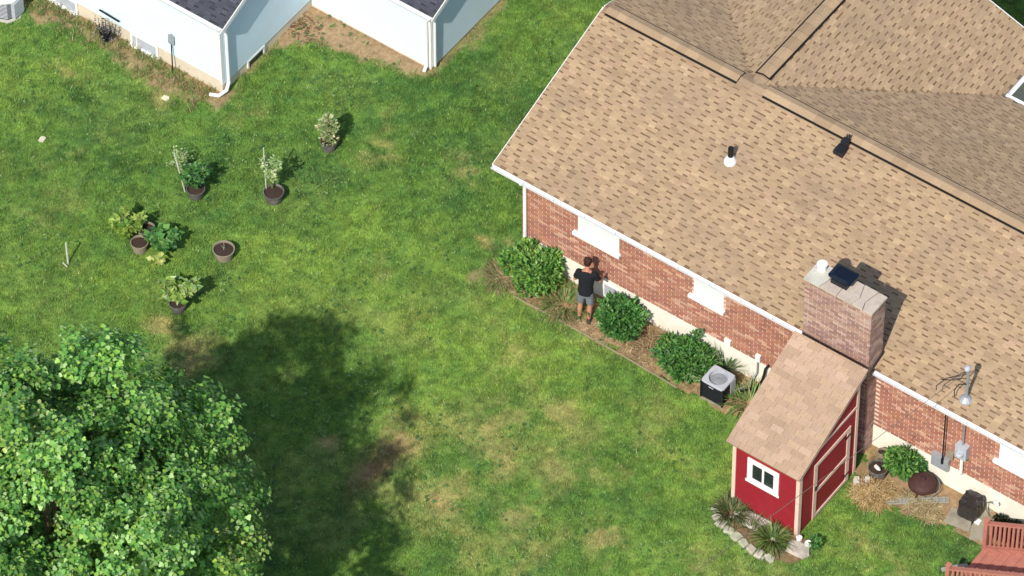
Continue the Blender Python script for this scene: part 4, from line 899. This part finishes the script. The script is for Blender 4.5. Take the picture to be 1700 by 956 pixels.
# pot A with a tall pale flower spike
pot('flower_pot', 'grey tapered pot farthest back, holding tall pale bushy plant', (-5.40,0.02,0), .205, .26, 'pot_grey')
t = thing('flowering_plant', 'tall pale cream plant with thin spike in back pot', 'plant', (-5.40,0.02,0)); f = MB()
for _ in range(720):
    z = .25+.78*U(0,1); rr_ = .24*(1-.25*(z-.25)/.78)*(.8+.35*math.sin(z*11)); a_ = U(0,6.28); q = rr_*math.sqrt(U(.1,1))
    leaf4(f, Vector((math.cos(a_)*q,math.sin(a_)*q,z)), Vector((math.cos(a_),math.sin(a_),U(.2,1.2))), U(.05,.1), .34, jit(random.choice(GRP+[lin(214,206,164),lin(186,178,132)]), .2))
f.build('leaves', 'leaf', t); m_ = MB(); m_.tube([(0,0,.2),(-.01,0,1.1),(0,.02,1.6)], [.014,.009,.004], 5); stems(m_, (0,0), 9, .18, 1.0, .008); m_.build('stem', 'stem', t)
# pot B
pot('flower_pot', 'dark grey round pot below the thin straight white stake', (-5.47,-1.93,0), .235, .27, 'pot_grey')
potplant('young_tree', 'young sapling with sparse pale leaves tied beside straight stake', (-5.57,-1.85,0), GRP, 8, 1.05, .26, 330, .08, .36, .22)
m_ = MB(); m_.tube([(0,0,0),(-.03,.02,1.55)], .014, 7); o = m_.build('stake', 'stake'); o.location = (-5.68,-1.93,0); tag(o, 'thin straight pale stake standing by the sparse sapling', 'stake')
# C
m_ = MB(); m_.tube([(0,0,0),(-.24,.0,1.16)], .017, 7); o = m_.build('stake', 'stake'); o.location = (-7.22,-2.92,0); tag(o, 'thick white stake leaning left beside dark bushy plant', 'stake')
pot('flower_pot', 'grey pot under dark bushy plant by the leaning stake', (-6.95,-2.86,0), .21, .25, 'pot_grey')
potplant('bushy_plant', 'dark green bushy plant right of the leaning stake', (-6.95,-2.83,0), GRD+[lin(30,60,36)], 16, .62, .36, 900, .10, .3, .18)
potplant('feathery_plant', 'pale feathery sparse plant left of the leaning stake', (-7.70,-2.50,0), GRP, 16, .55, .36, 360, .055, .28, .02)
# D
pot('flower_pot', 'pale round pot nearer of the touching pair', (-6.98,-4.85,0), .20, .27, 'pot_tan'); pot('flower_pot', 'pale round pot farther of the touching pair', (-7.10,-4.45,0), .20, .27, 'pot_tan')
potplant('leafy_plant', 'bright yellow green leafy plant left of the paired pots', (-7.42,-4.70,0), GRY, 18, .55, .36, 900, .15, .40, .05)
potplant('leafy_plant', 'dark green leafy plant right of the paired pots', (-6.52,-4.55,0), GRD+GR[:2], 16, .50, .38, 640, .16, .38, .05)
potplant('leafy_plant', 'small pale yellow leafed plant in front of the dark leafy one', (-6.40,-4.95,0), [lin(206,206,128),lin(170,180,96)]+GRY[:1], 5, .22, .16, 46, .13, .42, .03)
# E
pot('flower_pot', 'lone tan pot of dark soil with a dead twig', (-5.34,-3.92,0), .245, .27, 'pot_tan')
m_ = MB(); m_.tube([(0,0,.2),(.0,.02,.36),(-.02,.03,.48)], [.010,.007,.003], 5); m_.tube([(0,.01,.3),(.08,-.02,.36)], [.006,.002], 4); m_.tube([(0,.01,.26),(-.09,.03,.3)], [.006,.002], 4); o = m_.build('dead_twig', 'old_wood'); o.location = (-5.34,-3.92,0); tag(o, 'dead twig standing in the lone pot of dark soil', 'twig')
# F
pot('flower_pot', 'grey pot nearest the big tree, under sprawling plant', (-5.22,-5.72,0), .20, .25, 'pot_grey')
t = potplant('sprawling_plant', 'sprawling light green plant nearest the big tree', (-5.22,-5.66,0), GRY+GRP[:3], 15, .55, .46, 330, .17, .34, .2)
# G
m_ = MB(); m_.tube([(0,0,0),(-.03,.02,.66)], .022, 7); m_.tube([(-.10,-.06,.02),(.06,-.1,.02)], .015, 6); o = m_.build('stake', 'stake'); o.location = (-8.02,-6.10,0); tag(o, 'short pale stake alone on the lawn at left', 'stake')
# spade, wire plant by white house
t = thing('spade', 'spade leaning blade up against the white wall', 'spade', (-9.72,-0.22,0)); m_ = MB(); m_.tube([(.04,0,0),(-.03,.10,.86)], .016, 6); m_.build('handle', 'dark_metal', t)
m_ = MB(); m_.add([(-.12,.085,.82),(.05,.085,.82),(.05,.105,1.08),(-.035,.11,1.14),(-.12,.105,1.08),(-.12,.10,.82),(.05,.10,.82),(.05,.12,1.08),(-.035,.125,1.14),(-.12,.12,1.08)], [(0,1,2,3,4),(9,8,7,6,5),(0,5,6,1),(1,6,7,2),(2,7,8,3),(3,8,9,4),(4,9,5,0)]); m_.build('blade', 'zinc', t)
t = thing('dead_weed', 'dark dead wiry weed against the tan foundation', 'weed', (-11.52,-0.34,0)); m_ = MB()
for _ in range(46):
    a_ = U(0,6.28); q = U(.08,.34); m_.tube([(U(-.05,.05),U(-.04,.04),0),(math.cos(a_)*q*.8,math.sin(a_)*q*.4,U(.2,.4)),(math.cos(a_)*q+U(-.08,.08),math.sin(a_)*q*.5,U(.3,.68))], [.010,.007,.003], 4)
m_.build('stem', 'dark_metal', t); f = MB()
for _ in range(160): a_ = U(0,6.28); leaf4(f, Vector((U(-.3,.3),U(-.15,.1),U(.15,.66))), Vector((math.cos(a_),math.sin(a_),U(-.3,.8))), U(.03,.07), .3, jit(random.choice([lin(60,60,62),lin(96,98,96),lin(140,140,136)]), .2))
f.build('leaves', 'leaf', t)
# debris on the inner corner soil
m_ = MB()
for _ in range(120):
    x = U(-.45,.3); y = U(-.5,.2); a_ = U(0,6.28); L = U(.04,.2); L *= .6; m_.beam((x,y,.02), (x+math.cos(a_)*L,y+math.sin(a_)*L,.02+U(0,.05)), .010, .006, jit(lin(96,74,56), .3))
o = m_.build('twig_litter', 'straw'); o.location = (-8.0,2.75,0); tag(o, 'dark twigs on bare soil in the white house corner', 'twigs', kind='stuff')

# ------------------------------------------------------------------ stones in front of the shed
rk = random.Random(5)
def stone(loc, r_, label, c_, group='edging stones in front of the shed'):
    m_ = MB(); n = 8; ph = rk.uniform(0,6.28); out = []
    for k in range(n): a_ = 2*math.pi*k/n+rk.uniform(-.22,.22); q = rk.uniform(.86,1.14)*min(1.22, 1/max(abs(math.cos(a_)), abs(math.sin(a_)))); out.append((math.cos(a_)*q*r_[0], math.sin(a_)*q*r_[1]))
    rg = [[(x*f, y*f, z*r_[2]+(rk.uniform(-.008,.008) if z > .3 else 0)) for x, y in out] for f, z in ((1,-.1),(1.03,.45),(.95,.9),(.72,1.05))]
    for i in range(3):
        for k in range(n): m_.quad([rg[i][k], rg[i][(k+1) % n], rg[i+1][(k+1) % n], rg[i+1][k]], c_)
    m_.quad(rg[3], c_)
    o = m_.build('stone', 'stone'); o.location = loc; o.rotation_euler = (0,0,rk.uniform(-.3,.3)); tag(o, label, 'stone', group)
ROCK = [lin(178,166,148), lin(170,154,138), lin(184,176,160), lin(162,148,128), lin(172,172,146)]
spots = [(7.60,-3.42,'leftmost edging stone beside the ragged plant at shed'),(7.72,-3.58,'second edging stone from the left at shed'),(7.92,-3.70,'broad pale pinkish edging stone under the ragged plant'),(8.14,-3.76,'edging stone below the power cable at shed'),(8.36,-3.80,'fifth edging stone from the left at shed'),(8.58,-3.86,'edging stone left of the daylily clump'),(8.82,-3.90,'greenish edging stone under the daylily leaves'),(9.05,-3.92,'frontmost edging stone below the daylily'),(9.26,-3.86,'mossy edging stone right of the daylily')]
for i, (x, y, l_) in enumerate(spots): stone((x,y,0), (rk.uniform(.11,.135),rk.uniform(.085,.115),rk.uniform(.06,.09)), l_, rk.choice(ROCK))
stone((-10.8,-3.56,0), (.07,.09,.04), 'small pale stone on the lawn near the left edge', lin(214,206,176), None)
stone((-9.32,-0.94,0), (.09,.07,.04), 'small pale stone on the lawn below the spade', lin(206,200,166), None)
stone((9.62,-3.32,0), (.26,.17,.09), 'big flat round stone right of the shed corner', lin(178,168,154))
m_ = MB(); m_.lathe([(.06,0),(.07,.12),(.05,.13)], (0,0,0), 12); m_.lathe([(.055,0),(.06,.09),(.04,.1)], (.16,-.03,0), 12); o = m_.build('white_jar', 'white'); o.location = (9.52,-3.10,.02); 
# split into two things: jar and dish
bpy.data.objects.remove(o)
m_ = MB(); m_.lathe([(.06,0),(.07,.12),(.05,.13)], n=12); o = m_.build('jar', 'white'); o.location = (9.50,-3.10,.02); tag(o, 'small white jar at the foot of shed corner post', 'jar')
m_ = MB(); m_.lathe([(.05,0),(.085,.03),(.08,.035),(.03,.012)], n=12); o = m_.build('dish', 'white'); o.location = (9.74,-3.10,.08); tag(o, 'small white dish behind the big flat stone', 'dish')
shrub('dark_weed', 'small dark weed right of the big flat stone', (9.88,-3.05,0), (.15,.15,.16), 260, .06, GRD, cat='weed', hz=.14)

# ------------------------------------------------------------------ clutter right of the shed
pot('tub', 'grey plastic tub with dark opening between shed and weeds', (9.86,-0.62,0), .22, .28, 'pot_grey', .85)
pot('small_pot', 'small tan rimmed pot standing behind the grey tub', (9.72,-0.26,0), .10, .36, 'pot_tan', .8)
m_ = MB(); m_.tube([(0,0,0),(.10,-.06,.05),(.16,-.1,.09)], [.045,.045,.02], 8); o = m_.build('bottle', 'white'); o.location = (9.80,-.62,.26); tag(o, 'white plastic bottle lying in the grey tub', 'bottle')
m_ = MB(); m_.box(-.19,.19,-.09,.09,0,.07); m_.box(-.17,-.06,-.088,.088,.07,.15); m_.box(.06,.17,-.088,.088,.07,.15); o = m_.build('block', 'concrete'); o.location = (9.72,-1.02,0); o.rotation_euler = (0,0,.6); tag(o, 'pale broken block lying before the grey tub', 'block')
shrub('leafy_weed', 'tall leafy green weed between grey tub and fire pit', (10.28,-0.36,0), (.34,.30,.46), 1500, .10, GR+GRD[:1], cat='weed', hz=.42)
shrub('leafy_weed', 'small dark leafy weed behind the rusty fire pit', (10.60,-0.12,0), (.16,.11,.30), 260, .09, GRD, cat='weed', hz=.3)
fp = thing('fire_pit', 'round rusty brown fire pit with domed lid by foundation', 'fire pit', (10.90,-0.46,0)); m_ = MB(); m_.lathe([(.08,.10),(.22,.16),(.30,.28),(.325,.30),(.325,.32)], n=24); m_.build('bowl', 'rust', fp)
m_ = MB(); m_.lathe([(.30,.325),(.285,.37),(.22,.43),(.12,.47),(.03,.48)], n=24); ld = m_.build('lid', 'rust', fp)
for i in range(5): a_ = i*1.257+.3; m_ = MB(); m_.beam((math.cos(a_)*.29,math.sin(a_)*.29,.375), (math.cos(a_)*.06,math.sin(a_)*.06,.485), .022, .012); m_.build('rib', 'rust', ld)
m_ = MB(); m_.tube([(-.06,0,.475),(-.05,0,.53),(.05,0,.53),(.06,0,.475)], .008, 5); m_.build('handle', 'dark_metal', ld)
for i in range(3): a_ = i*2.094+.5; m_ = MB(); m_.tube([(math.cos(a_)*.2,math.sin(a_)*.2,.18),(math.cos(a_)*.3,math.sin(a_)*.3,0)], .016, 6); m_.build('leg', 'rust', fp)
m_ = MB(); m_.tube([(math.cos(a_*.13)*.36,math.sin(a_*.13)*.36,.26) for a_ in range(-8,28)], .010, 5); m_.build('hoop', 'grey_metal', fp)
def straw(loc, rx, ry, h, n, label, cols=DRY):
    m_ = MB()
    for _ in range(n):
        a_ = U(0,6.28); q = math.sqrt(U(0,1)); x, y = math.cos(a_)*q*rx, math.sin(a_)*q*ry; z = U(.0,1)*h*(1-q*q)+.02; b_ = U(0,6.28); L = U(.08,.26)
        m_.beam((x,y,z), (x+math.cos(b_)*L,y+math.sin(b_)*L,max(.012, z+U(-.08,.05))), .008, .004, jit(random.choice(cols), .2))
    o = m_.build('straw', 'straw'); o.location = loc; tag(o, label, 'straw', kind='stuff')
straw((10.08,-1.12,0), .46, .40, .22, 1500, 'golden heap of dry straw in front of the grey tub', [lin(186,160,112),lin(170,142,94),lin(200,178,136),lin(150,122,78)])
straw((11.15,-0.82,0), .55, .26, .08, 900, 'thin scatter of straw in front of the fire pit')
m_ = MB()
pd = Vector((1.12,.87,0)).normalized()
for i in range(3):
    q = Vector((-pd.y, pd.x, 0))*(i-1)*.06; m_.beam(q+Vector((0,0,.03)), pd*1.42+q+Vector((0,0,.03)), .045, .02)
for i in range(9): m_.beam(pd*(.08+i*.155)-Vector((-pd.y,pd.x,0))*.085+Vector((0,0,.052)), pd*(.08+i*.155)+Vector((-pd.y,pd.x,0))*.085+Vector((0,0,.052)), .04, .014)
bpy_mesh = None
lt = thing('lattice', 'pale weathered lattice strip lying on straw before fire pit', 'lattice', (10.37,-1.2,.015))
for i in range(3):
    q = Vector((-pd.y, pd.x, 0))*(i-1)*.06; m_ = MB(); m_.beam(q+Vector((0,0,.03)), pd*1.42+q+Vector((0,0,.03)), .036, .016); m_.build('slat', 'old_wood', lt)
for i in range(9): m_ = MB(); m_.beam(pd*(.08+i*.155)-Vector((-pd.y,pd.x,0))*.085+Vector((0,0,.047)), pd*(.08+i*.155)+Vector((-pd.y,pd.x,0))*.085+Vector((0,0,.047)), .036, .014); m_.build('crosspiece', 'old_wood', lt)
gr_ = thing('covered_grill', 'small grill under black vinyl cover on pale slabs', 'grill', (12.06,-0.36,.05), R(4))
m_ = MB(); n = 9; H = .46
top = []; 
prof = [(.215,.0),(.222,.12),(.212,.30),(.215,.42),(.20,H),(.10,H+.018)]
ring = []
for s_, z in prof:
    r_ = []
    for k in range(28):
        t_ = 2*math.pi*k/28; c_, q = math.cos(t_), math.sin(t_); m2 = 1/max(abs(c_), abs(q)); m2 = min(m2, 1.32)*s_*(1+.035*math.sin(k*2.7+z*9)); r_.append((c_*m2*1.05, q*m2*.98, z+.012*math.sin(k*1.9)*(z > .1)))
    ring.append(r_)
for i in range(len(ring)-1):
    for k in range(28): m_.quad([ring[i][k], ring[i][(k+1)%28], ring[i+1][(k+1)%28], ring[i+1][k]])
m_.quad(ring[-1]); m_.build('cover', 'black_vinyl', gr_)
m_ = MB(); m_.box(.2,.32,-.2,-.08,.0,.05); m_.build('foot', 'white', gr_)
pv = [((11.98,-.62,0),(.30,.22),.15,'pale slab in front of the covered grill'),((12.08,-.34,-.02),(.34,.34),.06,'square slab carrying the covered grill'),((12.42,-.62,0),(.16,.30),.5,'narrow slab between covered grill and stairs')]
for loc, (hx_, hy_), a_, l_ in pv:
    m_ = MB(); m_.box(-hx_, hx_, -hy_, hy_, 0, .05); m_.box(-hx_+.012, hx_-.012, -hy_+.012, hy_-.012, .05, .056); o = m_.build('paving_slab', 'slab'); o.location = loc; o.rotation_euler = (0,0,a_); tag(o, l_, 'slab', 'slabs by the grill')
t = thing('garden_hose', 'green garden hose hanging from white tap above soil', 'hose', (12.53,0,0)); m_ = MB(); m_.tube([(0,-.02,.46),(0,-.10,.46)], .03, 8); m_.ell((0,-.12,.46), (.075,.03,.075), 14, 8); m_.build('tap', 'white', t)
m_ = MB(); m_.tube([(-.02,-.13,.44),(-.1,-.16,.47),(-.2,-.16,.40),(-.2,-.18,.24),(-.1,-.22,.08),(.1,-.26,.02),(.4,-.3,.03)], .014, 6); m_.build('hose', 'hose', t)
shrub('dark_mound', 'low dark plant mound between stairs and foundation', (13.0,-0.36,0), (.42,.26,.24), 1500, .06, [lin(30,44,26),lin(22,32,20),lin(40,56,30)], cat='plant', hz=.16)

# ------------------------------------------------------------------ stairs with railings
st = thing('wooden_stairs', 'salmon painted wooden stairs with slatted railings rising to right', 'stairs', (0,0,0))
X0, Y0, Y1, RUN, RISE = 12.80, -2.46, -1.04, .28, .17
for i in range(7):
    for q in range(2): m_ = MB(); m_.box(X0+.06+i*RUN+q*.142, X0+.06+i*RUN+q*.142+.136, Y0+.05, Y1-.05, (i+1)*RISE-.035, (i+1)*RISE); m_.build('tread', 'deck_paint', st)
    m_ = MB(); m_.box(X0+.075+i*RUN, X0+.093+i*RUN, Y0+.052, Y1-.052, i*RISE+.001, (i+1)*RISE-.037); m_.build('riser', 'deck_paint', st)
for yy in (Y0+.02, Y1-.02):
    m_ = MB(); m_.beam((X0+.05,yy,.02), (X0+2.0,yy,.02+1.95*RISE/RUN), .036, .26); m_.build('stringer', 'deck_paint', st)
for k in range(10): m_ = MB(); m_.box(X0+2.03+k*.145, X0+2.03+k*.145+.138, Y0, Y1+.9, 1.155, 1.19); m_.build('deck_board', 'deck_paint', st)
for yy in (Y0-.03, Y1+.03):
    rl = MB(); rl.box(X0, X0+.09, yy-.045, yy+.045, 0, 1.04); rl.box(X0-.012, X0+.102, yy-.057, yy+.057, 1.041, 1.07); ro_ = rl.build('railing', 'deck_paint', st)
    sl_ = RISE/RUN; m_ = MB(); m_.beam((X0+.09,yy,.97), (X0+2.0,yy,.97+1.91*sl_), .10, .045); m_.build('top_rail', 'deck_paint', ro_)
    m_ = MB(); m_.beam((X0+.09,yy,.16), (X0+2.0,yy,.16+1.91*sl_), .04, .08); m_.build('bottom_rail', 'deck_paint', ro_)
    x = X0+.17
    while x < X0+2.0:
        dz = (x-X0-.09)*sl_; m_ = MB(); m_.box(x-.028, x+.028, yy-.017, yy+.017, .16+dz, .96+dz); m_.build('baluster', 'deck_paint', ro_); x += .108
    m_ = MB(); m_.box(X0+2.0, X0+2.09, yy-.045, yy+.045, 0, 2.25); m_.build('post', 'deck_paint', ro_)
board('flat_board', [(12.40,-2.0,.03),(12.78,-1.56,.03)], .10, .03, 'old_wood', 'short grey weathered board lying beside the stair post', 'board')

# ------------------------------------------------------------------ overhead cable
A_ = Vector((11.38,.10,3.80)); D_ = Vector((10.28,-11.5,6.4))-A_
m_ = MB(); m_.tube([A_+D_*(2.2*i/24)+Vector((0,0,-.25*math.sin(math.pi*i/24))) for i in range(25)], .0065, 5)
tag(m_.build('power_cable', 'cable_pale'), 'thin overhead power cable crossing in front of the red shed', 'cable')

# ------------------------------------------------------------------ big tree
TC = Vector((0.22,-16.40,6.40)); TR = Vector((4.15,4.15,4.40))
tree = thing('leafy_tree', 'large bright green leafy tree filling the lower left corner', 'tree', (TC.x,TC.y,0))
base = Vector((0,0,0)); C0 = Vector((0,0,TC.z))
tr = random.Random(33)
clusters = []
while len(clusters) < 350:
    q = Vector((tr.gauss(0,1), tr.gauss(0,1), tr.gauss(0,1)))
    if q.length < .1: continue
    q.normalize(); f_ = tr.uniform(.55,1.0)*(1+.15*math.sin(4*q.x+6*q.z+1)*math.cos(5*q.y+1)) if tr.random() < .75 else tr.uniform(.2,.6)
    p = C0+Vector((q.x*TR.x, q.y*TR.y, q.z*TR.z))*f_
    if q.z < -.75: continue
    clusters.append((p, q, tr.uniform(.30,.70)))
for _ in range(40):                                   # sprigs that break the outline
    q = Vector((tr.gauss(0,1), tr.gauss(0,1), tr.gauss(0,1))).normalized()
    if q.z > -.5: clusters.append((C0+Vector((q.x*TR.x, q.y*TR.y, q.z*TR.z))*tr.uniform(1.02,1.12), q, tr.uniform(.16,.30)))
m_ = MB(); m_.tube([(0,0,0),(.05,.02,1.4),(.02,.1,3.2),(0,.1,6.0),(.1,.0,9.2)], [.34,.27,.24,.17,.05], 12); m_.lathe([(.52,-.02),(.42,.12),(.33,.4)], n=12); m_.build('trunk', 'bark', tree)
for p, q, r_ in clusters[:46]:
    m_ = MB(); z0 = max(1.8, p.z*.45); m_.tube([(0,.06,z0), Vector((p.x*.45,p.y*.45,z0+(p.z-z0)*.6)), p], [.10,.06,.02], 6); m_.build('limb', 'bark', tree)
LEAFP = [(0,0,0),(.08,.40,.05),(.34,.52,.10),(.52,.30,.05),(.72,.34,.02),(1.0,0,-.10),(.72,-.34,.02),(.52,-.30,.05),(.34,-.52,.10),(.08,-.40,.05)]
LP = np.array(LEAFP); pos = []; dirs = []; nrm = []; siz = []; cols = []
PT_ = [lin(110,162,72), lin(94,148,66), lin(128,176,82), lin(146,186,80), lin(76,126,60), lin(166,200,126)]
for p, q, r_ in clusters:
    nt_ = int(92*r_*r_)+5
    tint = 1+tr.uniform(-.15,.15); yel = tr.random() < .10
    for _ in range(nt_):
        a = Vector((tr.gauss(0,1), tr.gauss(0,1), tr.gauss(0,1))).normalized(); rr_ = r_*(tr.random()**.45)
        tw = p+a*rr_; td = (a*.7+q*.6+Vector((0,0,.35))).normalized()
        for k in range(13):
            ph = k*2.4+tr.random(); sd_ = td.orthogonal().normalized(); sd_ = Quaternion(td, ph) @ sd_
            lp = tw+td*(.02*k-.1)+sd_*tr.uniform(.02,.12)
            ld_ = (sd_+td*tr.uniform(-.1,.7)+Vector((0,0,-.15))).normalized(); nn = (td*.9+Vector((tr.gauss(0,.4),tr.gauss(0,.4),.7)))
            nn = nn-ld_*nn.dot(ld_); nn.normalize()
            pos.append(lp); dirs.append(ld_); nrm.append(nn); siz.append(tr.uniform(.06,.12)); c_ = tr.choice(PT_); k_ = tint*tr.uniform(.65,1.22)
            cols.append((c_[0]*k_*(1.35 if yel else 1), c_[1]*k_*(1.06 if yel else 1), c_[2]*k_))
# stray sprigs that break the outline
P3 = np.array(pos); D3 = np.array(dirs); N3 = np.array(nrm); S3 = np.array(siz); C3 = np.array(cols); X3 = np.cross(N3, D3)
RM = np.array([list(r_) for r_ in CM.transposed()])
q3 = (P3+np.array([TC.x,TC.y,0])-np.array(CAM)) @ RM.T; px = q3[:,0]/-q3[:,2]*10000; py = q3[:,1]/-q3[:,2]*10000
vis_ = (np.abs(px) < 840)&(np.abs(py) < 470)
face = np.abs((N3*(np.array(CAM)/np.linalg.norm(np.array(CAM)))).sum(1))*S3
score = np.where(vis_, (-q3[:,2])*1.0 - face*20, 1e9); single = np.argsort(score)[:300]; ms_ = np.ones(len(P3), bool); ms_[single] = False
def leaf_mesh(P, D, S, X, N, C):
    n = len(P); V = P[:,None,:]+S[:,None,None]*(LP[None,:,0,None]*D[:,None,:]+LP[None,:,1,None]*X[:,None,:]+LP[None,:,2,None]*N[:,None,:])
    me = bpy.data.meshes.new('foliage'); k = len(LP); me.vertices.add(n*k); me.vertices.foreach_set('co', V.astype(np.float32).ravel())
    # two halves folded along the midrib
    h1 = [0,1,2,3,4,5]; h2 = [0,5,6,7,8,9]; fi = (np.arange(n)[:,None,None]*k+np.array([h1,h2])[None]).reshape(-1,6)
    fi = fi[:, ::-1]
    me.loops.add(fi.size); me.loops.foreach_set('vertex_index', fi.ravel().astype(np.int32)); me.polygons.add(len(fi)); me.polygons.foreach_set('loop_start', (np.arange(len(fi))*6).astype(np.int32)); me.polygons.foreach_set('loop_total', np.full(len(fi), 6, np.int32)); me.update(calc_edges=True)
    a = me.color_attributes.new('Col', 'FLOAT_COLOR', 'POINT'); a.data.foreach_set('color', np.repeat(np.concatenate([C, np.ones((n,1))], -1), k, 0).astype(np.float32).ravel()); me.materials.append(MATS['leaf']); return me
crown = link('crown', leaf_mesh(P3[ms_], D3[ms_], S3[ms_], X3[ms_], N3[ms_], C3[ms_]), tree); crown['kind'] = 'stuff'
lm = [leaf_mesh(np.zeros((1,3)), np.array([[1.,0,0]]), np.ones(1), np.array([[0,1.,0]]), np.array([[0,0,1.]]), np.array([c_])) for c_ in PT_]
for i in single:
    o = link('leaf', lm[i % len(lm)], crown); M4 = Matrix((Vector(D3[i]), Vector(X3[i]), Vector(N3[i]))).transposed().to_4x4()
    o.matrix_local = Matrix.Translation(Vector(P3[i])) @ M4 @ Matrix.Scale(float(S3[i]), 4)
print('leaves', len(P3), 'blades', nb)
